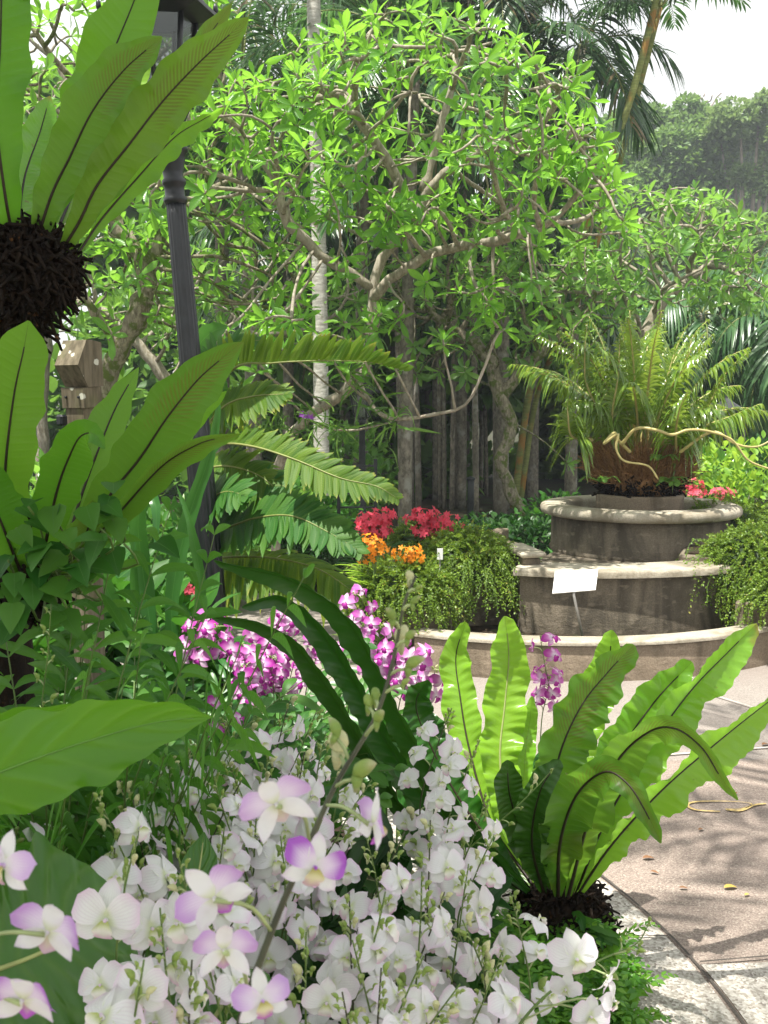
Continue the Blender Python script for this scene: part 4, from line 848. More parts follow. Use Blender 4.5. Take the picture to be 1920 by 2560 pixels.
# ------------------------------------------------------------------ far trees on the right, background woods
def clump_tree(label, base, lumps, size, n, mat, name='broadleaf_tree', grp='trees far behind the garden', r=.35, tpls=(T_CARD,), limbs=True):
    base = np.asarray(base, float); o = thing(name, label, 'tree', base, grp); t = MB(); cr = MB()
    cz = np.mean([l[0] for l in lumps], 0); fork = base+(cz-base)*.45; t.tube(smooth([base, base+(fork-base)*.5+[.2*r, 0, 0], fork], 8), np.linspace(r, r*.7, 8), 9)
    for c, rad in lumps:
        c = np.asarray(c, float); rad = np.asarray(rad, float)
        t.tube(smooth([fork, (fork+c)/2+[0, 0, rad[2]*.2], c+[0, 0, rad[2]*.3]], 8), np.linspace(r*.45, r*.1, 8), 6)
        m = int(n*(rad.prod()**(2/3)))
        for _ in range(7):          # sub-lumps make an uneven outline
            d = nrm(rng.normal(size=3)+[0, -.3, .3]); leaf_cloud(cr, m//7, c+d*rad*.62, rad*(.38+.18*rng.random()), size, tpls, .6, .25, .35)
    part('trunk', t, M['bark_far'], o); part('crown', cr, M[mat], o); return o
def lump(px, py, Y, rpx, rpy=None, ry=None): p = at(px, py, Y); return (p, (rpx*mpp(Y), (ry or rpx*mpp(Y)*.8), (rpy or rpx)*mpp(Y)))
def base_(px, Y): p = at(px, 1100, Y); return (p[0], Y, 0)
clump_tree('wide rounded tree far behind on the hill, left of the bare treetop', base_(1640, 50), [lump(1600, 340, 50, 110, 65), lump(1720, 310, 50, 80, 60), lump(1550, 430, 49, 95, 75), lump(1670, 410, 48, 110, 80), lump(1620, 490, 48, 110, 70), lump(1750, 460, 48, 95, 75), lump(1530, 530, 49, 80, 70), lump(1690, 540, 48, 100, 60), lump(1770, 380, 49, 70, 60)], .26, 1500, 'far')
clump_tree('loose pale tree far behind at the right edge', base_(1860, 46), [lump(1850, 300, 46, 80, 55), lump(1920, 350, 46, 70, 60), lump(1800, 360, 47, 60, 50), lump(1850, 470, 46, 50, 50), lump(1930, 450, 46, 45, 70), lump(1830, 400, 47, 40, 50), lump(1900, 260, 46, 50, 30)], .24, 1000, 'far2')
clump_tree('layered conifer like tree below the far pale tree', base_(1850, 34), [lump(1780, 530, 34, 80, 22), lump(1850, 560, 34, 80, 22), lump(1810, 600, 34, 95, 25), lump(1890, 620, 33, 70, 30), lump(1740, 640, 34, 70, 40), lump(1870, 690, 33, 90, 40)], .20, 1500, 'far')
clump_tree('broad hazy tree forming the low wooded skyline behind the others', base_(1700, 62), [lump(1500, 430, 62, 90, 60), lump(1600, 400, 62, 100, 60), lump(1700, 400, 62, 110, 70), lump(1810, 380, 62, 110, 80), lump(1910, 400, 62, 100, 80), lump(1560, 520, 60, 110, 70), lump(1680, 520, 60, 110, 70), lump(1800, 500, 60, 110, 70), lump(1910, 530, 60, 100, 80), lump(1740, 600, 60, 130, 60), lump(1880, 640, 60, 120, 60)], .34, 800, 'far')
# bare treetop
bt = thing('bare_tree', 'leafless treetop rising above the far hill trees', 'tree', base_(1760, 54), 'trees far behind the garden'); tp = at(1765, 330, 54); Nn, pp, _ = colonise([[np.array(base_(1760, 54)), tp-[0, 0, 4], tp]], shell_pts(120, at(1765, 290, 54), (1.9, 1.2, 1.6), .3, -.4), .35, .5, 9, 80, .05, .3); tm, _, _ = tree_mesh(Nn, pp, .035, .5, 5, .4); part('trunk', tm, M['bark_far'], bt)
# woodland that closes the view
def mass(name, label, px0, px1, pyt, pyb, Y0, Y1, n, size, mat, tpls=T_OVAL):
    mb = MB(); x = rng.uniform(px0, px1, n); y = pyb+(pyt-pyb)*rng.random(n)**.85; Yv = rng.uniform(Y0, Y1, n); k = 40
    cl = np.array([at(rng.uniform(px0, px1), rng.uniform(pyt, pyb), rng.uniform(Y0, Y1)) for _ in range(k)])
    per = n//k
    for c in cl: leaf_cloud(mb, per, c, np.array([1, .8, .7])*(px1-px0)*mpp(Y0)*.11*(.7+.6*rng.random()), size, tpls, .5, .3, .3, zmin=0.02)
    o = solo(name, mb, M[mat], kind='stuff'); o['label'] = label; o['category'] = 'woodland'; return o
mass('background_woods', 'dark mass of garden foliage closing the view behind the trunks', -150, 1300, 720, 1290, 17, 22, 26000, .34, 'mass')
mass('background_thicket', 'hazy thicket behind the cycad and domed frangipani', 1300, 2150, 760, 1220, 20, 26, 22000, .4, 'far')
mass('middle_woods', 'dim foliage closing the gaps behind the central frangipani', 640, 1500, 330, 800, 21, 26, 16000, .36, 'mass')
clump_tree('rounded dark green tree below the wooded skyline at right', base_(1650, 38), [lump(1560, 600, 38, 110, 60), lump(1680, 620, 38, 110, 60), lump(1620, 690, 37, 120, 60), lump(1800, 690, 38, 110, 60), lump(1900, 740, 38, 110, 70), lump(1500, 680, 38, 90, 60)], .24, 1300, 'far')
mass('upper_woods', 'tall dim trees behind the palms at upper left', -100, 620, 150, 700, 20, 26, 9000, .4, 'mass')
# ------------------------------------------------------------------ cycad on the fountain
cy0 = np.array([1.90, 7.70, .90]); cd = thing('cycad', 'shaggy cycad with glossy yellow green fronds on the fountain', 'cycad', cy0)
fb = MB(); lath = MB(); k, m = 14, 40; G = np.zeros((k, m, 3)); ph = np.linspace(0, 2*math.pi, m, endpoint=False)
for i, (r, z) in enumerate(((.20, .0), (.24, .03), (.275, .07), (.30, .11), (.315, .15), (.31, .19), (.29, .23), (.26, .27), (.22, .31), (.17, .34), (.14, .36), (.08, .37), (.04, .375), (.01, .376))):
    rr = r*(1+rng.normal(size=m)*.05); G[i, :, 0] = cy0[0]+rr*np.cos(ph); G[i, :, 1] = cy0[1]+rr*np.sin(ph); G[i, :, 2] = cy0[2]+z+rng.normal(size=m)*.006
part('root_mass', lath.grid(G, None, 0, True), M['fibre'], cd)
for s in range(2600):
    az = rng.random()*6.28; z = rng.random(); r0 = .25+.06*math.sin(z*3.0); p = cy0+[r0*math.cos(az), r0*math.sin(az), .06+.24*z]; v = np.array([math.cos(az)*(.35+.5*rng.random()), math.sin(az)*(.35+.5*rng.random()), .8+rng.normal()*.3]); P_ = [p]; L = .08+.13*rng.random()
    for k in range(3): v = nrm(v+rng.normal(size=3)*.2); p = p+v*L/3; P_.append(p)
    fb.tube(np.array(P_), np.linspace(.006, .0015, 4), 3, rng.random(), cap=False)
part('fibre_skirt', fb, M['fibre'], cd)
rt = MB()
for s in range(800):
    az = rng.random()*6.28; z = .11*rng.random(); r0 = .22+z*.7; p = cy0+[r0*math.cos(az), r0*math.sin(az), z+.02]; q = p+[.02*math.cos(az)+rng.normal()*.03, .02*math.sin(az)+rng.normal()*.03, rng.normal()*.025]; rt.tube(np.array([p, q, q+rng.normal(size=3)*.02]), .007, 4, cap=False)
part('roots', rt, M['root'], cd)
def cyf(pts, n=30, L=.215, W=.0115, droop=1.15, ang=58, **k):
    mb = MB(); pinnate(mb, pts, n, L, W, ang, droop, .35, k=6, rach=.011, rmi=1, pr=STRAP, start=.25, **k); part('frond', mb, [M['cycad'], M['rachis_y']], cd)
b0 = cy0+[0, 0, .36]
for i in range(36):
    az = i*2.4; el = math.radians(86-48*(i/35)+rng.normal()*7); v = np.array([math.cos(az)*math.cos(el), math.sin(az)*math.cos(el), math.sin(el)]); p = b0+[.1*math.cos(az), .1*math.sin(az), 0]; P_ = [p]; L = (1.0 if el > .9 else .80)*(.85+.3*rng.random())
    for k in range(8): v = nrm(v+np.array([0, 0, -.015-.028*k])); p = p+v*L/8; P_.append(p)
    cyf(P_)
for q in (((1555, 1180, 7.6), (1535, 1090, 7.5), (1470, 970, 7.45), (1462, 880, 7.4), (1468, 810, 7.4)), ((1560, 1170, 7.6), (1530, 1060, 7.4), (1545, 940, 7.3), (1550, 840, 7.3)), ((1690, 1150, 7.5), (1690, 1080, 7.2), (1700, 1020, 7.0), (1720, 980, 6.9)), ((1480, 1100, 7.4), (1430, 1090, 7.2), (1420, 1040, 7.1), (1418, 1000, 7.1)), ((1640, 1170, 7.6), (1750, 1050, 7.5), (1810, 940, 7.5), (1870, 880, 7.5)), ((1640, 1180, 7.6), (1740, 1080, 7.4), (1830, 1040, 7.3), (1900, 1010, 7.2)), ((1660, 1180, 7.6), (1690, 1000, 7.6), (1730, 850, 7.6), (1770, 800, 7.6))): cyf([at(*p) for p in q], 40)
for q in (((1575, 1130, 7.2), (1545, 1100, 7.05), (1535, 1082, 6.95), (1510, 1110, 6.9), (1545, 1085, 6.85), (1540, 1120, 6.85), (1560, 1152, 6.85), (1620, 1165, 6.85), (1645, 1198, 6.85)), ((1555, 1110, 7.0), (1590, 1072, 6.9), (1640, 1075, 6.85), (1680, 1087, 6.85), (1720, 1075, 6.85), (1770, 1078, 6.85), (1830, 1100, 6.85), (1870, 1150, 6.85), (1930, 1175, 6.85)), ((1700, 1130, 7.2), (1780, 1080, 7.0), (1840, 1110, 6.9), (1890, 1117, 6.9), (1930, 1100, 6.9))):
    part('aerial_stem', MB().tube(smooth([at(*p) for p in q], 50), np.linspace(.0115, .006, 50)*(1+.1*np.sin(np.arange(50)*1.9)), 8), M['rachis_y'], cd)
for px, py in ((1650, 1150), (1665, 1205), (1690, 1215), (1500, 1205)):      # small ferns rooted in the fibre
    mb = MB(); p = at(px, py, 7.32)
    for i in range(4): d = np.array([rng.normal()*.6, -.5, .5]); pinnate(mb, [p, p+d*.06, p+d*.12+[0, 0, -.02], p+d*.16+[0, 0, -.07]], 12, .035, .006, 70, .2, .1, k=3, rach=.002)
    o = solo('small_fern', mb, M['plumeria_far'], {1650: 'pale little fern growing highest on the cycad fibre', 1665: 'small fern hanging at the lower right of the cycad fibre', 1690: 'small fern nearest the right end of the cycad root mass', 1500: 'small fern at the lower left of the cycad fibre'}[px], 'fern', 'small ferns in the cycad fibre', loc=p)
# ------------------------------------------------------------------ bird's nest ferns
def px3(L, Y=None): return [at(*(q if len(q) == 3 else (*q, Y))) for q in L]
def roots(root, c, rad, n, mat='root', L=.034):
    mb = MB(); k, m = 12, 24; th = np.linspace(.05, math.pi-.05, k); ph = np.linspace(0, 2*math.pi, m, endpoint=False); G = np.zeros((k, m, 3)); c = np.asarray(c); rad = np.asarray(rad)
    for i in range(k):
        rr = 1+rng.normal(size=m)*.09; G[i, :, 0] = c[0]+rad[0]*rr*np.sin(th[i])*np.cos(ph); G[i, :, 1] = c[1]+rad[1]*rr*np.sin(th[i])*np.sin(ph); G[i, :, 2] = c[2]+rad[2]*rr*np.cos(th[i])
    mb.grid(G, None, 0, True); d = rnd_dirs(int(n*1.9))
    for v in d:
        p = c+v*rad*.92; q = p+v*L*(.3+.5*rng.random())+rng.normal(size=3)*L*.35; e = q+rng.normal(size=3)*L*.5-[0, 0, L*.3]; mb.tube(np.array([p, q, e]), [.0055, .005, .003], 4, rng.random(), cap=False)
    part('root_ball', mb, M[mat], root)
HOOK = [(0, .16), (.1, .35), (.3, .88), (.5, 1), (.66, .8), (.8, .5), (.9, .34), (.96, .26), (1, .03)]
# right hand fern on the paving edge
Bc = at(1425, 2240, 2.82); bn = thing('birds_nest_fern', 'big sunlit fern with broad rippled fronds rooted at the paving edge', 'fern', (Bc[0], Bc[1], 0))
rc = at(1400, 2300, 2.86); roots(bn, rc, (.125, .12, .125), 900); mbp = MB().tube(np.array([[rc[0], rc[1], 0.0], [rc[0], rc[1], .12], rc]), [.11, .10, .09], 14); part('stump', mbp, M['root'], bn)
def bf(pts, w, mat='nest_sun', rib='rachis_dk', rw=.0045, **k):
    k.setdefault('rip', .26); k.setdefault('rip2', .08); k.setdefault('rfreq', 14); k.setdefault('fold', .28); k.setdefault('pleat', .05); k.setdefault('n', 150); k.setdefault('m', 11); k.setdefault('pr', [(0, .16), (.08, .28), (.25, .6), (.5, .95), (.68, 1), (.82, .88), (.92, .62), (.96, .42), (.985, .34), (1, .06)]); return add_frond(bn, px3(pts), w, M[mat], M[rib] if rib else None, rw, **k)
bf([(1330, 2210, 2.85), (1230, 2060, 3.0), (1175, 1880, 3.12), (1150, 1740, 3.2), (1140, 1640, 3.25), (1165, 1555, 3.22)], .058, roll=-10, rfreq=17, seed=3)
bf([(1350, 2210, 2.85), (1275, 2060, 2.95), (1250, 1900, 3.02), (1262, 1760, 3.08), (1272, 1640, 3.1), (1262, 1540, 3.06)], .068, roll=8, rfreq=20, seed=4, rib='rib_pale')
bf([(1345, 2200, 2.9), (1310, 2050, 3.0), (1312, 1900, 3.05), (1325, 1800, 3.08), (1330, 1740, 3.05)], .03, seed=5, rib=None)
bf([(1385, 2220, 2.8), (1375, 2050, 2.72), (1395, 1900, 2.68), (1450, 1770, 2.7), (1520, 1680, 2.72), (1585, 1612, 2.72)], .076, mat='nest_spore', roll=28, seed=6)
bf([(1405, 2220, 2.85), (1420, 2050, 2.95), (1440, 1900, 3.0), (1480, 1760, 3.05), (1520, 1660, 3.06), (1530, 1575, 3.02)], .062, roll=-12, seed=7)
bf([(1430, 2220, 2.82), (1480, 2030, 2.8), (1550, 1880, 2.8), (1640, 1750, 2.82), (1730, 1655, 2.84)], .072, roll=20, seed=8)
bf([(1440, 2230, 2.8), (1510, 2060, 2.74), (1610, 1890, 2.74), (1720, 1735, 2.76), (1820, 1630, 2.8), (1892, 1560, 2.82)], .066, roll=38, seed=9, fold=.5)
bf([(1440, 2240, 2.8), (1530, 2110, 2.7), (1660, 1970, 2.64), (1800, 1850, 2.62), (1920, 1755, 2.64), (1990, 1705, 2.66)], .066, roll=45, seed=10, fold=.5)
bf([(1420, 2240, 2.78), (1475, 2040, 2.6), (1545, 1900, 2.5), (1625, 1828, 2.42), (1690, 1822, 2.34), (1755, 1870, 2.28), (1800, 1940, 2.26), (1845, 2000, 2.26)], .058, mat='nest_spore', pr=HOOK, rip=.3, roll=30, seed=11, rw=.005)
bf([(1395, 2240, 2.78), (1400, 2110, 2.62), (1440, 1990, 2.5), (1510, 1930, 2.4), (1570, 1960, 2.34), (1620, 2040, 2.3), (1652, 2108, 2.3)], .064, mat='nest_spore', pr=HOOK, rip=.3, roll=12, seed=12, rw=.005)
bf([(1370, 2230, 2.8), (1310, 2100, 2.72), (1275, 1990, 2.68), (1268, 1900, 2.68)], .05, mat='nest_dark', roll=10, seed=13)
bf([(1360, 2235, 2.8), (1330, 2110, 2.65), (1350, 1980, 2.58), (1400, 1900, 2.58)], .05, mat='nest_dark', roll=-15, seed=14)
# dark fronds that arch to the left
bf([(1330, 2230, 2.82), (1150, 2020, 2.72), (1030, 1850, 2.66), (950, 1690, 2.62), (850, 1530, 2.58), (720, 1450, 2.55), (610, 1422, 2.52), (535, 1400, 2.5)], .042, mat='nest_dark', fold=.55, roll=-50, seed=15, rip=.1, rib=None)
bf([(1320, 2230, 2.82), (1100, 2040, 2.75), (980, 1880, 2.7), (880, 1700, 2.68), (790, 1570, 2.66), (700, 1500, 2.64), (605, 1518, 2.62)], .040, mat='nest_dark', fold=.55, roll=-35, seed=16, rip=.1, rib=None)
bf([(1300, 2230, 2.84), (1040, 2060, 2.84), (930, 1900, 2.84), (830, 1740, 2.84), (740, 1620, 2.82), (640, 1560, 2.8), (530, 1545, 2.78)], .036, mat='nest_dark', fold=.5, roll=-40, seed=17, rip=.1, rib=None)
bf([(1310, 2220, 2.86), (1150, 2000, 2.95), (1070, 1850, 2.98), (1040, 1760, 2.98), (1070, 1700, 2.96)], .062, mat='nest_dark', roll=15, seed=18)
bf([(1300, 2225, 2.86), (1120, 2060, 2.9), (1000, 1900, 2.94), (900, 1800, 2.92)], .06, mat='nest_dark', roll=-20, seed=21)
for i in range(7):
    p = rc+np.array([rng.normal()*.05, -.10, .02+rng.normal()*.05]); add_leaf(bn, [p, p+[.02, -.04, .02], p+[.05+.03*rng.normal(), -.07, -.01]], .014, M['shade'], OVAL, 'offset_leaf')
# hanging fern at top left, on a fibrous log
Hc = at(95, 640, 2.4); hf = thing('birds_nest_fern', 'shaded fern with long upright fronds perched high at top left', 'fern', Hc)
roots(hf, at(52, 672, 2.42), (.112, .11, .085), 1100); roots(hf, at(0, 760, 2.42), (.09, .085, .08), 500)
def tf(pts, w, mat='nest', rw=.0032, **k): k.setdefault('n', 80); k.setdefault('pleat', .012); k.setdefault('rip', .17); k.setdefault('rip2', .04); k.setdefault('fold', .22); k.setdefault('rfreq', 12); return add_frond(hf, px3(pts), w, M[mat], M['rachis_dk'], rw, **k)
tf([(40, 640, 2.4), (10, 470, 2.3), (-8, 300, 2.25), (0, 120, 2.22), (5, -60, 2.2), (10, -250, 2.2)], .062, roll=0, seed=30)
tf([(95, 620, 2.42), (160, 440, 2.45), (225, 280, 2.46), (284, 127, 2.46), (336, 0, 2.46), (380, -130, 2.46)], .072, roll=-8, seed=31)
tf([(81, 640, 2.4), (127, 492, 2.36), (174, 394, 2.33), (231, 278, 2.3), (310, 175, 2.28), (405, 92, 2.26)], .060, mat='nest_spore', roll=-10, seed=32)
tf([(140, 650, 2.4), (197, 556, 2.36), (243, 463, 2.33), (324, 359, 2.3), (405, 255, 2.28), (492, 162, 2.26), (570, 90, 2.25), (621, 44, 2.24)], .058, mat='nest_spore', roll=10, seed=33)
tf([(150, 650, 2.42), (230, 520, 2.42), (320, 390, 2.42), (400, 270, 2.42), (480, 150, 2.42), (579, 8, 2.42)], .046, roll=30, mat='nest_spore', seed=34)
tf([(190, 640, 2.42), (255, 545, 2.46), (347, 440, 2.5), (434, 345, 2.53), (505, 300, 2.56), (561, 269, 2.58)], .034, roll=40, fold=.5, seed=35)
tf([(150, 560, 2.45), (214, 410, 2.62), (289, 262, 2.72), (345, 190, 2.76), (372, 142, 2.78)], .05, roll=0, mat='nest_sun', seed=36)
tf([(40, 620, 2.45), (60, 450, 2.6), (100, 330, 2.7), (125, 240, 2.75)], .05, roll=10, mat='nest_sun', seed=37)
lg = thing('fern_log', 'dark fibrous upright log carrying the two nest ferns at the left edge', 'log', (at(8, 1300, 2.5)[0], 2.5, 0)); x0 = lg.location[0]
zt = at(0, 800, 2.5)[2]; zz_ = np.linspace(0, zt, 14); part('trunk', MB().tube(np.stack([x0-.02+.01*np.sin(zz_*6), 2.5+0*zz_, zz_], 1), .075+.012*np.sin(zz_*9), 16), M['root'], lg)
# lower left fern
Lc = at(110, 1420, 2.2); lf = thing('birds_nest_fern', 'lower shaded fern at left with wide smooth fronds beside the timber post', 'fern', Lc)
roots(lf, at(40, 1420, 2.27), (.10, .10, .09), 500)
def ml(pts, w, mat='nest', rw=.0036, **k): k.setdefault('rip', .05); k.setdefault('rip2', .015); k.setdefault('fold', .25); k.setdefault('rfreq', 7); return add_frond(lf, px3(pts), w, M[mat], M['rachis_dk'], rw, **k)
ml([(60, 1420, 2.2), (15, 1290, 2.15), (14, 1161, 2.1), (35, 987, 2.06), (58, 880, 2.04), (72, 802, 2.03)], .061, roll=-5, pr=[(0, .2), (.15, .5), (.4, .9), (.7, 1), (.88, .85), (.96, .5), (1, .05)], seed=40)
ml([(100, 1430, 2.2), (121, 1323, 2.1), (145, 1219, 2.03), (172, 1145, 1.98), (200, 1092, 1.93), (235, 1085, 1.9), (262, 1122, 1.9)], .046, roll=5, seed=41)
ml([(150, 1420, 2.22), (200, 1250, 2.28), (243, 1132, 2.32), (289, 1020, 2.35), (347, 918, 2.37)], .05, roll=-12, seed=42, pr=LANCE)
ml([(175, 1430, 2.2), (225, 1330, 2.16), (272, 1242, 2.13), (347, 1149, 2.1), (417, 1045, 2.07), (492, 952, 2.05), (550, 900, 2.04), (606, 855, 2.03)], .062, roll=14, mat='nest_spore', seed=43)
ml([(180, 1440, 2.2), (235, 1350, 2.14), (301, 1277, 2.08), (405, 1165, 2.02), (492, 1112, 1.98), (545, 1095, 1.97), (602, 1084, 1.96)], .036, roll=42, mat='nest_spore', seed=44, fold=.4)
ml([(190, 1420, 2.24), (300, 1250, 2.28), (400, 1120, 2.3), (492, 1030, 2.3), (566, 978, 2.3)], .038, roll=32, seed=45, fold=.4)
ml([(60, 1450, 2.2), (20, 1350, 2.1), (-30, 1220, 2.05), (-60, 1130, 2.02)], .055, seed=46)
ml([(120, 1450, 2.2), (180, 1400, 2.15), (220, 1320, 2.12), (230, 1250, 2.1)], .05, mat='nest_spore', roll=20, seed=47)
# climbing heart leaves round its base
vn = thing('climbing_vine', 'dark green heart leaved vine around the base of the lower left fern', 'vine', at(120, 1440, 2.1)); vm = MB(); vs = MB()
vp = [(70, 1265, 2.0), (130, 1290, 1.98), (200, 1270, 1.96), (250, 1320, 1.96), (40, 1320, 2.0), (150, 1345, 1.98), (90, 1370, 1.98), (280, 1300, 2.0), (20, 1400, 2.0), (120, 1400, 1.97), (180, 1380, 1.97), (310, 1360, 2.02), (60, 1440, 1.98), (250, 1250, 2.0), (30, 1460, 1.95), (110, 1450, 1.95), (170, 1430, 1.95), (70, 1500, 1.95), (150, 1490, 1.96), (10, 1520, 1.95), (220, 1450, 1.97), (200, 1400, 1.96)]
for q in vp:
    p = at(*q); n = 2
    for _ in range(n):
        d = np.array([rng.normal()*.7+.3, -.5-.3*rng.random(), -.35+rng.normal()*.35]); vm.batch(T_HEART[rng.integers(2)], d[None], np.array([[rng.normal()*.3, -.35, 1.0]]), (p+rng.normal(size=3)*.02)[None], np.array([.052+.022*rng.random()]), [rng.random()])
    vs.tube(smooth([p, p+[.01, .04, -.05], at(120, 1440, 2.12)], 10), .0025, 5)
part('leaves', vm, M['shade'], vn); part('stems', vs, M['stem'], vn)

# ------------------------------------------------------------------ basket ferns with pinnate fronds in the middle distance
bk = thing('basket_fern', 'arching pinnate fern with wide leaflets beside the lamp post', 'fern', at(540, 1330, 4.6))
def bfr(pts, n, L, W=.014, mat='fernpin', **k):
    mb = MB(); low = k.pop('low', None); k.setdefault('droop', .25); k.setdefault('ang', 72); k.setdefault('pr', STRAP); k.setdefault('start', .1); pinnate(mb, px3(pts), int(n*1.75), L, W, rach=.006, rmi=1, k=7, **k)
    if low: pinnate(mb, px3(pts), int(n*1.75*(1-low)), L*.95, W, rach=0, k=7, **{**k, 'sides': (1,), 'start': low})
    part('frond', mb, [M[mat], M['rachis']], bk)
up_ = (0, -.75, .65)
bfr([(500, 1130, 4.5), (560, 1110, 4.4), (640, 1118, 4.3), (740, 1150, 4.2), (850, 1195, 4.1), (940, 1215, 4.05), (992, 1245, 4.0)], 34, .125, W=.012, up=(0, -.9, .5), droop=.2, mat='fernpin', sides=(-1,), low=.5)
bfr([(500, 1060, 4.6), (580, 925, 4.5), (680, 908, 4.4), (800, 902, 4.35), (920, 905, 4.3), (1012, 925, 4.3)], 26, .15, up=(0, -1, .05), mat='fernpin', droop=.05, lift=.15, sides=(-1,), roll=0)
bfr([(520, 1060, 4.6), (570, 1010, 4.5), (640, 990, 4.45), (720, 985, 4.4)], 18, .14, up=up_)
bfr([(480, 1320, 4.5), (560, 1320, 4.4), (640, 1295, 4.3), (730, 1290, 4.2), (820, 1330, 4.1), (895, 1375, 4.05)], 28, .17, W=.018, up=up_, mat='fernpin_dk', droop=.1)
bfr([(500, 1400, 4.5), (600, 1392, 4.4), (700, 1398, 4.3), (800, 1425, 4.2), (892, 1485, 4.1)], 24, .17, up=(0, -.5, .85), droop=.75)
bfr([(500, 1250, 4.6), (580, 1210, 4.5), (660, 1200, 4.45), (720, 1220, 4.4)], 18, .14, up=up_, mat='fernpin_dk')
bfr([(490, 1180, 4.6), (560, 1165, 4.5), (640, 1185, 4.45), (700, 1230, 4.4)], 18, .15, up=up_, mat='fernpin')
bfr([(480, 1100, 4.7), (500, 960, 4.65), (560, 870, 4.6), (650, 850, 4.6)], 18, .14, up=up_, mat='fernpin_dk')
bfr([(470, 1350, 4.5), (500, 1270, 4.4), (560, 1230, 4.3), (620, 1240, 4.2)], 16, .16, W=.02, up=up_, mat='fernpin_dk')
hl = thing('strap_leaf_plant', 'tall plant with pale hanging strap leaves between timber post and lamp', 'plant', (at(380, 1600, 3.6)[0], 3.6, .1))
for pts, w in (([(395, 1700, 3.6), (360, 1450, 3.6), (345, 1300, 3.55), (370, 1235, 3.5), (390, 1270, 3.45), (388, 1380, 3.42)], .032), ([(440, 1700, 3.7), (430, 1500, 3.7), (470, 1300, 3.7), (520, 1150, 3.68), (545, 1030, 3.66), (540, 960, 3.66)], .03), ([(350, 1720, 3.6), (340, 1560, 3.6), (335, 1420, 3.55), (338, 1330, 3.55)], .018), ([(450, 1700, 3.6), (500, 1500, 3.55), (480, 1330, 3.5), (440, 1210, 3.5)], .02), ([(400, 1700, 3.6), (280, 1500, 3.55), (250, 1400, 3.5), (290, 1330, 3.45)], .03)): add_leaf(hl, px3(pts), w, M['strap'], STRAP, n=26)
bm_ = thing('broad_leaf_plant', 'plant with upright paddle leaves in front of the lamp column', 'plant', (at(520, 1650, 4.6)[0], 4.6, .1))
for pts, w in (([(490, 900, 4.8), (500, 860, 4.8), (530, 830, 4.75), (570, 815, 4.7)], .05), ([(490, 900, 4.8), (480, 860, 4.8), (470, 830, 4.8), (475, 800, 4.8)], .03), ([(500, 1180, 4.8), (540, 1080, 4.8), (555, 980, 4.8), (560, 930, 4.8)], .04)): add_leaf(bm_, px3(pts), w, M['strap'], OVAL)
part('stem', MB().tube(smooth(px3([(520, 1650, 4.65), (500, 1300, 4.7), (490, 900, 4.8)]), 20), .012, 6), M['stem'], bm_)

# ------------------------------------------------------------------ understorey at left
def pinplant(label, base, fronds, mat, L, W, n=14, name='leafy_plant', grp='understorey plants at left', **k):
    o = thing(name, label, 'plant', base, grp)
    for pts in fronds:
        mb = MB(); kw = dict(ang=50, droop=.35, lift=.15, k=7, pr=LANCE, start=.3, rach=.0035, rmi=1, jit=.12); kw.update(k); pinnate(mb, pts, n, L, W, up=(0, -.45, .8), **kw); part('frond', mb, [M[mat], M['stem']], o)
    return o
def fan(base, n, L, spread, Y0=0, up=.8, drop=.4):
    out = []
    for i in range(n):
        az = rng.random()*6.28; v = nrm(np.array([math.cos(az)*spread, math.sin(az)*spread-.15, up])); p = np.array(base, float); P_ = [p]; l = L*(.7+.5*rng.random())
        for k in range(6): v = nrm(v+np.array([0, 0, -drop*.22])); p = p+v*l/6; P_.append(p)
        out.append(P_)
    return out
for lab, (px, Y), n, L, mat, lL, lW, nl in (
    ('dark leafy plant with broad drooping leaflets at the far left edge', (30, 2.5), 9, .62, 'shade', .15, .017, 11), ('leafy plant with lance leaflets below the lower left fern', (170, 2.7), 10, .66, 'shade', .15, .016, 12), ('leafy plant in front of the timber post foot', (300, 2.9), 9, .62, 'shade', .15, .015, 12), ('narrow leaved dark plant at the foot of the lamp post', (420, 3.2), 10, .6, 'strap', .16, .012, 14), ('leafy clump behind the tip of the big glossy leaf', (520, 2.9), 9, .5, 'shade', .14, .014, 12)):
    b = gnd(px, 1280+2600*math.tan(math.atan(1.5/Y)-PITCH), .1); b = np.array([(px-960)/F*Y, Y, .1]); pinplant(lab, b, fan(b, n+5, L*1.5, .6, up=1.0, drop=.75), mat, lL, lW, nl)
for lab, (px, py, Y), n, L in (('grassy strap leaf tuft between the lamp foot and the white orchids', (600, 1900, 2.9), 16, .55), ('strap leaf tuft under the purple orchids', (720, 1850, 3.1), 14, .5), ('strap leaf tuft left of the lamp foot', (450, 1850, 2.8), 14, .55), ('strap leaf tuft at the border behind the magenta orchids', (690, 1750, 3.7), 20, .5), ('low strap leaf tuft between dark fronds and magenta drift', (800, 1750, 3.9), 18, .5), ('dark strap leaves behind the big glossy leaf', (250, 1900, 2.6), 14, .6)):
    o = thing('strap_leaf_tuft', lab, 'plant', (at(px, py, Y)[0], Y, .1), 'strap leaf tufts'); b = np.array(o.location)
    for i in range(n):
        az = rng.random()*6.28; s = .35+.5*rng.random(); d = np.array([math.cos(az)*s, math.sin(az)*s, 1.0]); l = L*(.7+.6*rng.random()); add_leaf(o, [b, b+d*l*.5, b+d*l*.85+[d[0]*.12, d[1]*.12, -.06], b+d*l+[d[0]*.28*l, d[1]*.28*l, -.28*l]], .015+.008*rng.random(), M['strap' if i % 3 else 'shade'], STRAP, n=16)
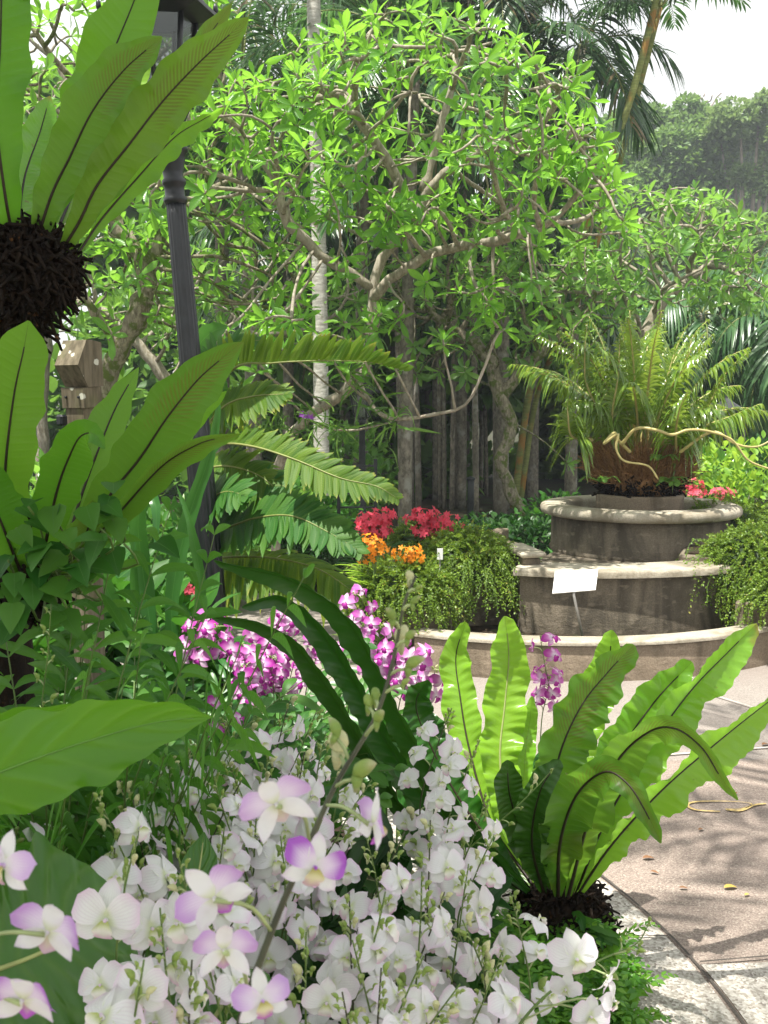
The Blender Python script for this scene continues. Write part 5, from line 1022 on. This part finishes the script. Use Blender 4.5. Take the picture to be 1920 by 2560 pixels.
# shrubs behind: dark hedge, strappy lilies, lime plants, filler bed plants
def shrub(label, px, pyt, Y, rx, h, n, size, mat, tpls=T_OVAL, name='shrub', grp=None):
    p = at(px, pyt, Y); c = np.array([p[0], Y, max(.12, p[2]-h*.5)]); o = thing(name, label, 'shrub', (p[0], Y, 0), grp); mb = MB(); leaf_cloud(mb, n, c, (rx, rx*.8, max(h*.5, c[2]*.95)), size, tpls, .6, .35, .35, zmin=.02); part('foliage', mb, M[mat], o); st = MB()
    for _ in range(7): st.tube(smooth([[p[0]+rng.normal()*.03, Y+rng.normal()*.03, 0], c+rng.normal(size=3)*.06, c+rnd_dirs(1)[0]*np.array([rx, rx*.8, h*.5])*.8], 8), .008, 5)
    part('stems', st, M['stem_dk'], o); return o
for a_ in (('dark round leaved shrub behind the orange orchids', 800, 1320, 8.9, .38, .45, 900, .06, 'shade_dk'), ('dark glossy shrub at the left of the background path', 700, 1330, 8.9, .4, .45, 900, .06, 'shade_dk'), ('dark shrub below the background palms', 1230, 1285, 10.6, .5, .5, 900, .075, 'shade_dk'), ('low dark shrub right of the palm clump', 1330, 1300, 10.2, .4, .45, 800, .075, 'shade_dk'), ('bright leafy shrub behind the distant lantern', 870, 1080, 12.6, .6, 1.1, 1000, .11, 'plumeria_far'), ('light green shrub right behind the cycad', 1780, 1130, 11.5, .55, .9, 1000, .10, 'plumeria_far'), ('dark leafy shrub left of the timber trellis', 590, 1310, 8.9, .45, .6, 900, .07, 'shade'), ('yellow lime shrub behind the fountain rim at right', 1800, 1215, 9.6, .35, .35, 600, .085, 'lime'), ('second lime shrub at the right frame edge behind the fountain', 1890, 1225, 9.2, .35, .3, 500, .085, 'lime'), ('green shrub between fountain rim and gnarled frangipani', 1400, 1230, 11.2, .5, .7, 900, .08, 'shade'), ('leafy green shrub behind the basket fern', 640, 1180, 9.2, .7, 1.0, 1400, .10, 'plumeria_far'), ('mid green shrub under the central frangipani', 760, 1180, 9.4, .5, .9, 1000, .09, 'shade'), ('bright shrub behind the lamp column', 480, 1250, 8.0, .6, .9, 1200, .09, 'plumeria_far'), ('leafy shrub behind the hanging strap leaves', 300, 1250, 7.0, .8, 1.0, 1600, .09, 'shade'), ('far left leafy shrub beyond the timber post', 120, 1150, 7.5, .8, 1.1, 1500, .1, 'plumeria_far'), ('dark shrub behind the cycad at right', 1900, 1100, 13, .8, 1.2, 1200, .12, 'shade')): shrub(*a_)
for lab, px, py, Y, n in (('strappy bright green lily clump left of the fountain basin', 1340, 1370, 8.9, 60), ('strappy lily clump beside the left back wall', 1280, 1370, 8.6, 40), ('lily clump under the lime shrubs', 1880, 1270, 8.8, 30)):
    b = np.array([*at(px, py, Y)[:2], 0.02]); o = thing('lily_clump', lab, 'plant', b, 'lily clumps'); mb = MB(); az = rng.random(n)*6.28; X = np.stack([np.cos(az)*.5, np.sin(az)*.5, np.ones(n)], 1); Z = np.stack([-np.cos(az), -np.sin(az), np.full(n, .5)], 1); O = b+np.stack([rng.normal(size=n)*.16, rng.normal(size=n)*.1, 0*az], 1); mb.batch(T_STRAP[1], X, Z, O, .38*(.7+.5*rng.random(n)), rng.random(n)); part('leaves', mb, M['strap'], o)
# epiphytes and the small violet orchid on the frangipani
ep = thing('epiphyte_clump', 'straggly epiphyte tufts growing along the mossy frangipani bough', 'epiphyte', at(760, 1040, 6.9)); mb = MB()
for q in ((700, 1060, 6.9), (760, 1035, 6.85), (830, 1060, 6.7), (640, 1050, 6.9), (920, 930, 6.8), (900, 980, 6.85), (980, 1050, 6.6), (740, 1090, 6.8), (935, 800, 6.85), (600, 1040, 6.9)):
    n = 26; p = at(*q); d = rnd_dirs(n)*[1, 1, .7]+[0, -.2, .1]; mb.batch(T_STRAP[2], d, rnd_dirs(n)+[0, 0, 1], p+rng.normal(size=(n, 3))*.07, .14*(.5+.8*rng.random(n)), rng.random(n))
part('leaves', mb, M['mass'], ep)
vo = thing('orchid_spray', 'tiny violet orchid on the mossy frangipani bough', 'orchid', at(765, 1040, 6.75)); mb = MB()
for q in ((755, 1036), (768, 1040), (778, 1044)):
    p = at(*q, 6.72); a = np.arange(5)*1.2566; X = np.stack([np.cos(a), -.4+0*a, np.sin(a)], 1); mb.batch(T_OVAL[0], X, np.tile([0, -1., 0], (5, 1)), np.tile(p, (5, 1)), np.full(5, .028), rng.random(5))
part('flower', mb, M['violet'], vo); part('stem', MB().tube(np.array([at(772, 1075, 6.8), at(770, 1055, 6.75), at(766, 1042, 6.74)]), .004, 5), M['stem'], vo)
# red, orange and coral orchid clumps: strap stems below star shaped flower heads
def star_orchid(label, heads, Y, mat, n=26, size=.026, base=None, rad=.078, leaves=14):
    p0 = at(heads[0][0], heads[0][1], Y); o = thing('star_orchid', label, 'orchid', (p0[0], Y, 0.05), 'star flowered orchids')
    st = MB(); lv = MB()
    for h in heads:
        fl = MB()
        p = at(h[0], h[1], Y+(h[2] if len(h) > 2 else 0)); b = np.array([p[0]+rng.normal()*.04, p[1]+rng.normal()*.04, .05]); C = smooth([b, (b+p)/2+rng.normal(size=3)*.02, p], 14); st.tube(C, .006, 6)
        for i in range(leaves*2):
            t = .08+.72*(i/(leaves*2)); q = C[int(t*13)]; az = (i % 2)*3.14+rng.normal()*.4+.4; X = np.array([[math.cos(az), math.sin(az)*.6, .75]]); lv.batch(T_STRAP[1], X, np.array([[0, 0, 1.]]), q[None], np.array([.15+.05*rng.random()]), [rng.random()])
        for i in range(n):
            c = p+rnd_dirs(1)[0]*rad*[1.25, 1, .9]*(.4+.6*rng.random()); nn = nrm(nrm(c-p)+np.array([0, -.5, .2])+rng.normal(size=3)*.3); e1 = nrm(np.cross(nn, [.1, .2, 1])); e2 = np.cross(nn, e1); a = np.arange(5)*1.2566+rng.random(); X = np.cos(a)[:, None]*e1+np.sin(a)[:, None]*e2+nn*.2; fl.batch(T_OVAL[0], X, np.tile(nn, (5, 1)), np.tile(c, (5, 1)), np.full(5, size)*(.8+.4*rng.random()), np.full(5, rng.random()))
            st.tube(np.array([p-[0, 0, .03], c]), .002, 3, cap=False)
        part('flower_head', fl, M[mat], o)
    part('stem', st, M['stem'], o); part('leaf', lv, M['lime' if mat == 'orange' else 'strap'], o)
star_orchid('scarlet orchid clump with several heads behind the trailing mounds', [(915, 1300), (945, 1312), (965, 1290), (1045, 1305), (1065, 1330), (1092, 1300), (1095, 1325), (1122, 1312), (1065, 1290)], 7.0, 'red', 26, .03)
star_orchid('scarlet orchid heads at the left, over the iron trellis', [(925, 1320), (950, 1325), (935, 1300), (910, 1315)], 6.9, 'red', 24, .03)
star_orchid('bright orange orchid left of the trailing mound', [(905, 1362), (920, 1385), (942, 1372), (930, 1360)], 6.2, 'orange', 24, .022)
star_orchid('small orange orchid head directly on top of the front mound', [(1016, 1385), (1034, 1390)], 6.3, 'orange', 24, .022)
star_orchid('coral pink orchid beside the lamp column', [(452, 1470), (470, 1485), (462, 1505), (445, 1490)], 4.4, 'pink', 20, .024, rad=.04, leaves=6)
star_orchid('red orchid spike right behind the cycad roots', [(1698, 1190), (1703, 1205), (1700, 1222)], 9.3, 'red', 18)
star_orchid('red orchid over the lime shrubs at right', [(1735, 1215), (1745, 1230)], 9.4, 'red', 20)
star_orchid('coral orchid low over the fountain rim at right', [(1800, 1235), (1815, 1238), (1740, 1240)], 9.0, 'pink', 18)
for px, py, lab in ((1100, 1385, 'small white plant tag in the tall mound'),):
    o = thing('plant_tag', lab, 'tag', (*at(px, py, 6.6)[:2], .1)); p = at(px, py, 6.42); b_ = MB(); b_.box(p, (.035, .006, .07), .2); part('card', b_, M['board'], o); part('stake', MB().tube(np.array([[p[0], p[1]+.006, .1], p+[0, .006, 0]]), .004, 5), M['steel'], o)
# fuller understorey between the bed and the lamp, hides the plaza behind
for i, (x, y, lab) in enumerate(((-2.3, 4.3, 'broad leafy shrub far left behind the lower nest fern'), (-1.7, 4.1, 'leafy shrub behind the timber post foot'), (-1.25, 4.2, 'leafy shrub between timber post and lamp post'), (-.95, 3.9, 'leafy shrub just left of the lamp post'), (-1.5, 3.4, 'leafy shrub under the lower nest fern'))):
    o = thing('shrub', lab, 'shrub', (x, y, .08), 'leafy shrubs at left'); mb = MB(); leaf_cloud(mb, 420, (x, y, .5), (.42, .32, .42), .17, T_LANCE+T_OVAL, .5, .4, .3, zmin=.1); part('foliage', mb, M['shade'], o); mb = MB()
    for _ in range(9): mb.tube(smooth([[x+rng.normal()*.03, y+rng.normal()*.03, .08], np.array([x, y, .45])+rng.normal(size=3)*.06, np.array([x, y, .5])+rnd_dirs(1)[0]*.35], 7), .006, 5)
    part('stems', mb, M['stem'], o)

# broad pinnate plants that stand in front of the fern log and timber post
for lab, px, Y, zb, n, L, lL, lW in (('broad leafleted plant in front of the fern log at the left edge', 10, 1.98, .1, 17, 1.2, .20, .011), ('glossy leafleted plant below the heart leaved vine', 120, 2.0, .1, 18, 1.15, .20, .011), ('leafleted plant hiding the foot of the timber post', 230, 2.15, .1, 18, 1.1, .20, .011), ('leafleted plant above the tip of the big glossy leaf', 400, 2.6, .1, 9, .5, .17, .009), ('leafleted plant between lamp foot and strap leaf tuft', 540, 2.95, .1, 8, .36, .14, .008)):
    b = np.array([(px-960)/F*Y, Y, zb]); pinplant(lab, b, fan(b, n, L, .30, up=1.2, drop=.5), 'shade2', lL, lW, 14, droop=.6, ang=58)
# ------------------------------------------------------------------ big leaves in the left foreground
M['rib_leaf'] = plain('leaf_green_midrib', (.10, .24, .03), .45)
bl = thing('big_leaf_plant', 'low plant with huge glossy leaves at the left foreground edge', 'plant', (-.75, 1.25, .12))
def big(pts, w, mat, pr, n=50, m=17, **k):
    C, G, lc, N2, h = frond_surf(px3(pts), w, pr, n, m, **k); o = part('leaf', MB().grid(G, lc), M[mat], bl); part('midrib', MB().tube(C[:int(len(C)*.95)], (.002 if mat == 'bigleaf' else .004)*np.linspace(1.3, .3, int(len(C)*.95)), 7), M['rib_pale' if mat != 'bigleaf' else 'rib_leaf'], o)
BIGP = [(0, .5), (.2, .95), (.45, 1), (.65, .88), (.8, .64), (.92, .3), (1, .01)]
big([(-420, 2080, 1.22), (-200, 2010, 1.24), (0, 1930, 1.27), (180, 1865, 1.30), (380, 1808, 1.34), (530, 1792, 1.38)], .062, 'bigleaf', BIGP, n=110, pleat=.018, pfreq=7, roll=12, rip=.3, rip2=.0, rfreq=3.2, fold=.2, seed=50)
big([(-420, 1960, 1.40), (-150, 1870, 1.40), (60, 1810, 1.40), (230, 1775, 1.40), (350, 1765, 1.41)], .05, 'bigleaf', BIGP, roll=50, rip=.12, rip2=.0, rfreq=3.0, fold=.2, seed=51)
big([(-260, 2560, 1.18), (-100, 2460, 1.22), (60, 2400, 1.27), (200, 2340, 1.32), (330, 2290, 1.38)], .17, 'ribleaf', [(0, .6), (.2, .95), (.5, 1), (.75, .8), (.9, .45), (1, .02)], n=140, pleat=.03, pfreq=11, roll=-14, rip=.05, rip2=0, rfreq=3, fold=.12, seed=52)
big([(350, 2560, 1.5), (430, 2400, 1.58), (480, 2260, 1.62), (500, 2160, 1.66), (510, 2080, 1.7)], .05, 'ribleaf', OVAL, roll=15, rip=.04, rip2=0, rfreq=4, fold=.15, seed=53)
big([(100, 2700, 1.3), (130, 2580, 1.34), (200, 2470, 1.4), (240, 2420, 1.46)], .06, 'shade', OVAL, roll=10, rip=.04, rip2=0, rfreq=4, fold=.3, seed=54)
big([(480, 2650, 1.3), (540, 2540, 1.36), (600, 2450, 1.42), (620, 2420, 1.48)], .055, 'ribleaf', OVAL, roll=-20, rip=.04, rip2=0, rfreq=4, fold=.3, seed=55)
big([(620, 2420, 1.9), (660, 2330, 1.95), (700, 2250, 2.0), (730, 2210, 2.05)], .05, 'strap', OVAL, roll=40, seed=56)
for b, e in (((-.75, 1.25, .12), at(-420, 2080, 1.22)), ((-.75, 1.25, .12), at(-260, 2560, 1.18)), ((-.45, 1.45, .12), at(350, 2560, 1.5)), ((-.5, 1.3, .12), at(100, 2700, 1.3)), ((-.75, 1.25, .12), at(-420, 2030, 1.38)), ((-.3, 1.3, .12), at(480, 2650, 1.3)), ((-.3, 1.8, .12), at(620, 2420, 1.9))):
    b = np.array(b); part('stalk', MB().tube(smooth([b, (b+e)/2+[.0, .0, .04], e], 14), np.linspace(.009, .005, 14), 7), M['stem'], bl)
# low dark fillers in the bed below the orchids
for i, (x, y, lab) in enumerate(((-.55, 1.5, 'dark low foliage plant under the big glossy leaves'), (-.2, 1.6, 'dark low foliage plant under the left orchids'), (.02, 1.9, 'dark low foliage plant under the middle orchids'), (-.02, 2.45, 'dark low foliage plant below the pale fern fronds'), (-.3, 2.3, 'dark low foliage plant behind the white orchids'), (-.8, 2.1, 'dark low foliage plant below the lower left fern'), (-.1, 1.25, 'dark low foliage plant at the bottom frame edge'), (.08, 1.4, 'dark low foliage plant beneath the right orchids'))):
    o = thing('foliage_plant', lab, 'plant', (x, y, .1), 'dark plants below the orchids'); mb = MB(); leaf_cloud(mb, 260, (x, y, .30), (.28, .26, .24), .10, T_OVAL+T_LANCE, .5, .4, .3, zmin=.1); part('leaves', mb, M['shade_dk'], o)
    mb = MB()
    for _ in range(9): mb.tube(smooth([[x+rng.normal()*.02, y+rng.normal()*.02, .1], np.array([x, y, .3])+rng.normal(size=3)*.05, np.array([x, y, .3])+rnd_dirs(1)[0]*.2], 7), .004, 5)
    part('stems', mb, M['stem_dk'], o)
# ------------------------------------------------------------------ white orchids
gw = 'white orchid sprays in the foreground'
def wsp(px, py, Y, lean=0, L=.50, nf=8, nb=6, label=None, dirx=None, t0=.30, t1=.80, curve=.05, sc=1.0, leafs=2, dy=.0):
    lean = lean+rng.normal()*.13; curve = curve+rng.normal()*.04
    tip = at(px, py, Y); b = tip+np.array([-lean*.6, .06+dy, -L]); b2 = tip+np.array([-lean*.35-curve, .03+dy*.5, -L*.55]); c = tip+np.array([-lean*.12-curve*.5, .0, -L*.2]); g0 = np.array([b[0]-lean*.15, b[1]+.05, .12])
    ts = np.linspace(t0, t1, nf)+rng.normal(size=nf)*.008; side = [(0 if i % 2 else math.pi)+rng.normal()*.55-.35 for i in range(nf)]
    L1 = np.linalg.norm(b-g0)/(np.linalg.norm(b-g0)+L*1.03); f = [(L1+(1-L1)*t, s) for t, s in zip(ts, side)]; bd = [L1+(1-L1)*t for t in np.linspace(t1+.05, .995, nb)]+[L1+(1-L1)*t for t in rng.uniform(t0, t1, 2)]
    return spray(label or 'white orchid spray crowded into the middle of the white flower mass', 'w', [g0, b, b2, c, tip], f, bd, gw, leafs, sc*1.05, face=.8, stemmat='stem' if rng.random() < .6 else 'stem_dk')
lab_top = 'white orchid spray along the top edge of the mass below dark arching fronds'
for a_ in ((560, 1790, 2.25, -.05, lab_top), (640, 1760, 2.25, .02, lab_top), (720, 1740, 2.3, .05, lab_top), (790, 1770, 2.2, .1, 'white orchid spray at the top with one pale bud out over the dark fronds'), (470, 1880, 2.1, -.12, 'white orchid spray just under the lower edge of the big glossy leaf'), (560, 1900, 2.0, -.05, None), (660, 1880, 2.05, .0, None), (760, 1880, 2.0, .05, None), (850, 1900, 1.95, .06, None), (940, 1950, 1.9, .05, None),
           (340, 2000, 1.75, -.06, 'white orchid spray on a dark stem in front of the big ribbed leaf'), (450, 2040, 1.8, -.04, None), (560, 2060, 1.75, .0, None), (640, 2020, 1.85, 0, None), (700, 2090, 1.7, .03, None), (800, 2050, 1.75, .06, None), (900, 2090, 1.7, .06, None), (1000, 2080, 1.75, .08, None), (1090, 2050, 1.8, .1, 'white orchid spray at the right side of the mass below the tall spray'), (1060, 2180, 1.6, .08, None), (960, 2230, 1.5, .05, None), (860, 2230, 1.5, .02, None),
           (1180, 2160, 1.75, .10, 'white orchid spray touching the left side of the nest fern root ball'), (1160, 2300, 1.6, .08, 'white orchid spray with open flowers just below the nest fern root ball'), (760, 2330, 1.42, 0, None), (1060, 2390, 1.4, .06, None), (950, 2420, 1.35, .04, None), (420, 2330, 1.45, -.04, 'white orchid spray low at left over the ribbed leaf edge'), (520, 2250, 1.5, -.04, None), (1160, 2460, 1.4, .08, None), (640, 2220, 1.55, 0, None), (560, 2420, 1.35, 0, 'white orchid spray at the bottom edge between the lilac flowers'), (840, 2480, 1.3, .0, None),
    (610, 1830, 2.15, -.02, None), (820, 1830, 2.1, .08, None), (380, 1950, 1.95, -.1, None), (290, 2120, 1.65, -.08, None), (620, 1950, 1.95, 0, None), (1110, 2230, 1.65, .1, None), (1200, 2380, 1.6, .12, None), (1100, 2500, 1.42, .08, None), (880, 2350, 1.45, .04, None), (700, 2450, 1.35, 0, None), (470, 2180, 1.6, -.05, None)):
    px, py, Y, ln, lab = a_; wsp(px+rng.normal()*8, py, Y, ln, .42+.12*rng.random(), 6, 7, lab, curve=rng.normal()*.03)
wsp(1130, 1770, 2.35, .03, .5, 11, 7, 'tall white orchid spray standing in front of the pale upright fern fronds', t0=.16, t1=.86)
wsp(1200, 1850, 2.25, .1, .42, 7, 6, 'white orchid spray leaning against the second pale fern frond')
wsp(1385, 1920, 2.2, .28, .40, 3, 8, 'orchid spray with green buds crossing the dark fern fronds', t0=.1, t1=.35)
# right hand spray out over the paving and its neighbours
tip = at(1624, 2305, 1.75)
spray('budding white orchid spray reaching out over the pale paving border', 'w', px3([(1180, 2760, 1.5), (1300, 2560, 1.58), (1400, 2460, 1.64), (1500, 2400, 1.68), (1590, 2360, 1.72), (1624, 2305, 1.75)]), [(.52, at(1440, 2395, 1.56), (.15, -1, .15), 1.15), (.55, at(1415, 2470, 1.6), (-.3, -1, -.3), .9), (.62, at(1520, 2440, 1.63), (.9, -.5, -.5), .9), (.40, at(1475, 2540, 1.58), (.2, -1, .2), 1.05), (.33, at(1530, 2500, 1.6), (.9, -.4, -.1), .8)], [.78, .82, .86, .9, .995, .7], gw, 0, 1.05)
for q, lab in (((300, 1640, 2.0), 'slender budding orchid stem standing left of the shaded leaves'),):
    st = px3([(110, 1850, 1.9), (105, 1760, 1.9), (118, 1650, 1.9), (128, 1510, 1.9)]); g0 = np.array([st[0][0]-.02, 1.95, .12]); spray(lab, 'w', [g0]+st, [], [.72, .76, .8, .84, .88, .9, .93, .96, .99], gw, 0, 1.0, bsc=.95)
for a_ in ((300, 1950, 1.8, -.06), (420, 1890, 1.95, -.04), (490, 1850, 2.05, -.03), (530, 1930, 1.8, -.03), (240, 1980, 1.55, -.08)): wsp(*a_, .42, 6, 6, 'white orchid spray in the gap between the big glossy leaf and the ribbed leaf', curve=rng.normal()*.03)
for a_ in ((1235, 2090, 1.95, .1), (1275, 2230, 1.75, .1), (1255, 2380, 1.5, .1), (1215, 1980, 2.05, .1)): wsp(*a_, .38, 6, 6, 'white orchid spray between the white mass and the foot of the sunlit nest fern', curve=rng.normal()*.02, leafs=1)
for a_ in ((345, 2090, 1.22, -.02), (440, 2110, 1.28, .0), (400, 2270, 1.16, .0), (490, 2260, 1.25, .0), (360, 2400, 1.1, -.03), (480, 2400, 1.18, .02)): wsp(*a_, .40, 5, 5, 'white orchid spray hanging in front of the big ribbed leaf at lower left', curve=rng.normal()*.03, leafs=0)
wsp(60, 2020, 1.7, -.05, .4, 6, 3, 'white orchid spray peeking out under the big glossy leaf at the left edge')
wsp(260, 1850, 2.2, -.02, .4, 5, 5, 'white orchid spray half hidden behind the tip of the big glossy leaf')
# ------------------------------------------------------------------ lilac orchids nearest the camera
gl = 'lilac orchid sprays nearest the camera'
def P_(px, py, Y): return at(px, py, Y)
spray('long lilac orchid spray crossing the white flowers diagonally', 'p', px3([(540, 2900, .78), (600, 2560, .82), (690, 2300, .86), (760, 2140, .88), (840, 1960, .91), (940, 1790, .94), (985, 1640, .96), (1010, 1510, .97), (1040, 1440, .98)]),
    [(.50, P_(690, 2010, .80), (-.35, .95, .15), .98), (.44, P_(785, 2165, .84), (.35, -1, .1), .95), (.34, P_(535, 2245, .80), (-.3, .95, .12), .98), (.24, P_(560, 2375, .78), (-.25, .95, .0), .98), (.15, P_(655, 2500, .79), (.3, -.9, .3), .95), (.56, P_(930, 2060, .86), (.9, .35, -.1), .85)],
    [.60, .63, .66, .70, .73, .76, .79, .82, .85, .88, .91, .94, .97, .995], gl, 0, .84, stemr=.0030, stemmat='stem_dk', bsc=1.3)
spray('lilac orchid spray at the left frame edge', 'p', px3([(-120, 2900, .74), (-60, 2560, .76), (-30, 2350, .77), (-20, 2150, .78)]), [(.97, P_(15, 2160, .76), (-.4, -.85, .25), .95), (.75, P_(118, 2330, .77), (.15, .95, .12), 1.0), (.55, P_(55, 2500, .73), (.1, .9, .3), 1.0)], [], gl, 0, .86, stemr=.0028, ped=.05)
# ------------------------------------------------------------------ magenta and white orchids further back
gm = 'magenta orchid sprays behind the white ones'
def msp(px, py, Y, lean, L, nf, label, nb=3, t0=.35, sc=1.0):
    tip = at(px, py, Y); b = tip+np.array([-lean, .05, -L]); g0 = np.array([b[0], b[1]+.04, .1]); L1 = np.linalg.norm(b-g0)/(np.linalg.norm(b-g0)+L)
    spray(label, 'm', [g0, b, tip+np.array([-lean*.4, .02, -L*.4]), tip], [(L1+(1-L1)*t, (0 if i % 2 else math.pi)+rng.normal()*.6) for i, t in enumerate(np.linspace(t0-.05, .96, nf+1))], [L1+(1-L1)*t for t in np.linspace(.97, .999, nb)], gm, 2, sc*1.02, face=.8)
mid_m = 'magenta orchid spray in the drift between the dark fronds and the lamp foot'
for a_ in ((495, 1545, 3.4, .03, .22, 5, 'magenta orchid spray right against the lamp foot'), (545, 1560, 3.35, .05, .2, 5, 'magenta and white orchid spray just right of the lamp foot'), (600, 1610, 3.3, -.04, .2, 6, mid_m), (650, 1590, 3.35, .03, .2, 6, mid_m), (700, 1610, 3.3, .05, .22, 6, mid_m), (740, 1640, 3.3, .06, .22, 6, mid_m), (680, 1640, 3.25, .0, .2, 5, mid_m), (720, 1530, 3.8, .04, .22, 6, 'pale magenta spray showing between two dark fronds'), (800, 1600, 3.6, .06, .25, 6, 'magenta spray emerging under the upper dark frond'), (890, 1480, 3.7, .03, .3, 5, 'magenta spray standing alone against the front trailing mound'), (905, 1490, 3.75, .0, .3, 4, 'second bloom stalk beside the lone magenta spray at the front mound'),
           (950, 1560, 3.4, .02, .25, 6, 'magenta spray below the lone tall one, left of the pale frond'), (990, 1600, 3.35, .03, .26, 7, 'dense magenta spray left of the first pale fern frond'), (1040, 1620, 3.3, .06, .26, 7, 'magenta spray touching the first pale fern frond'), (1090, 1670, 3.35, .05, .2, 4, 'magenta spray hidden between the two pale fern fronds'), (1350, 1590, 3.5, -.06, .3, 5, 'magenta spray above the paving right of the pale fern fronds'), (1375, 1690, 3.5, .02, .2, 5, 'lower magenta spray right of the pale fern fronds'), (570, 1760, 2.9, .02, .15, 2, 'small magenta bloom behind the top of the white orchids'), (610, 1660, 3.2, -.05, .2, 5, mid_m)): msp(*a_)
# ------------------------------------------------------------------ feathery ground cover at the border edge
gc_ = MB(); n = 520; cnt = 0
while cnt < n:
    px, py = rng.uniform(1180, 1620), rng.uniform(2360, 2640); p = gnd(px, py, .06); d = np.hypot(p[0]-GC[0], p[1]-GC[1])
    if d > 2.62-.12*rng.random() or d < 2.0: cnt += .2; continue
    cnt += 1; az = rng.random()*6.28; v = np.array([math.cos(az), math.sin(az), .8]); L = .09+.06*rng.random(); h = .02+.12*rng.random(); b = np.array([p[0], p[1], .02+h*.6]); pinnate(gc_, [b, b+v*L*.4, b+v*L*.75+[0, 0, -.01], b+v*L+[0, 0, -.04]], 9, .035, .0065, 60, .2, .1, k=3, rach=0)
    if rng.random() < .8: gc_.tube(np.array([[b[0], b[1], 0], (b+[b[0], b[1], 0])/2, b]), .002, 3, cap=False)
solo('ground_cover', gc_, M['ground_fern'], kind='stuff')['label'] = 'feathery bright green ground cover at the bed edge'
# ------------------------------------------------------------------ unseen tree added overhead to shade the left foreground
sb = np.array([-2.6, .2, 0.]); sh = thing('unseen_shade_tree', 'unseen broad tree added out of view to shade the left foreground', 'tree', sb); tm = MB(); tm.tube(smooth([sb, sb+[.05, 0, 1.5], sb+[.1, .05, 3.2], sb+[.5, .2, 4.4]], 14), np.linspace(.17, .10, 14), 12); cm = MB()
for c, r in (((-1.9, .9, 4.6), (1.0, .9, .5)), ((-1.2, .4, 4.5), (.9, .9, .5)), ((-1.6, 1.7, 4.4), (.9, .7, .4)), ((-.75, 1.0, 4.5), (.65, .7, .4)), ((-2.6, 1.4, 4.5), (.9, .9, .5)), ((-.7, -.1, 4.6), (.6, .7, .4)), ((-1.0, 1.6, 4.45), (.6, .5, .35))):
    leaf_cloud(cm, 850, c, r, .15, T_OVAL, .4, .2, .1); tm.tube(smooth([sb+[.5, .2, 4.4], (sb+np.array(c)+[.5, .2, 4.4])/2, c], 8), np.linspace(.07, .02, 8), 7)
part('trunk', tm, M['bark'], sh); part('crown', cm, M['mass'], sh)

# palm added out of frame on the right to streak the paving with shade
pb = np.array([2.3, .7, 0.]); ph_ = thing('palm_tree', 'unseen leaning palm added at right to streak the paving with shade', 'palm', pb); Cq = smooth([pb, pb+[-.1, .2, 2], pb+[-.7, .7, 4.2], np.array([.35, 2.2, 6.4])], 24); part('trunk', MB().tube(Cq, np.linspace(.11, .08, 24), 12), M['bark_palm'], ph_)
for i in range(7):
    az = i*2.4+.6; el = math.radians(60-70*i/6); v = np.array([math.cos(az)*math.cos(el), math.sin(az)*math.cos(el), math.sin(el)]); p = Cq[-1].copy(); Q_ = [p]
    for k in range(7): v = nrm(v+np.array([0, 0, -.12])); p = p+v*.26; Q_.append(p)
    mb = MB(); pinnate(mb, Q_, 26, .5, .018, 62, .35, .2, k=4, rach=.014, rmi=1); part('frond', mb, [M['palm'], M['rachis']], ph_)
# ------------------------------------------------------------------ humid air
hm = bpy.data.materials.new('humid_air'); hm.use_nodes = True; ht = hm.node_tree; ht.nodes.clear(); hv = ht.nodes.new('ShaderNodeVolumePrincipled'); hv.inputs['Color'].default_value = (.86, .93, 1, 1); hv.inputs['Density'].default_value = .0022; hv.inputs['Anisotropy'].default_value = .2
ho_ = ht.nodes.new('ShaderNodeOutputMaterial'); ht.links.new(hv.outputs[0], ho_.inputs['Volume'])
hb = MB(); hb.box((0, 10, 11), (300, 300, 26)); hz = solo('haze', hb, hm, kind='stuff')
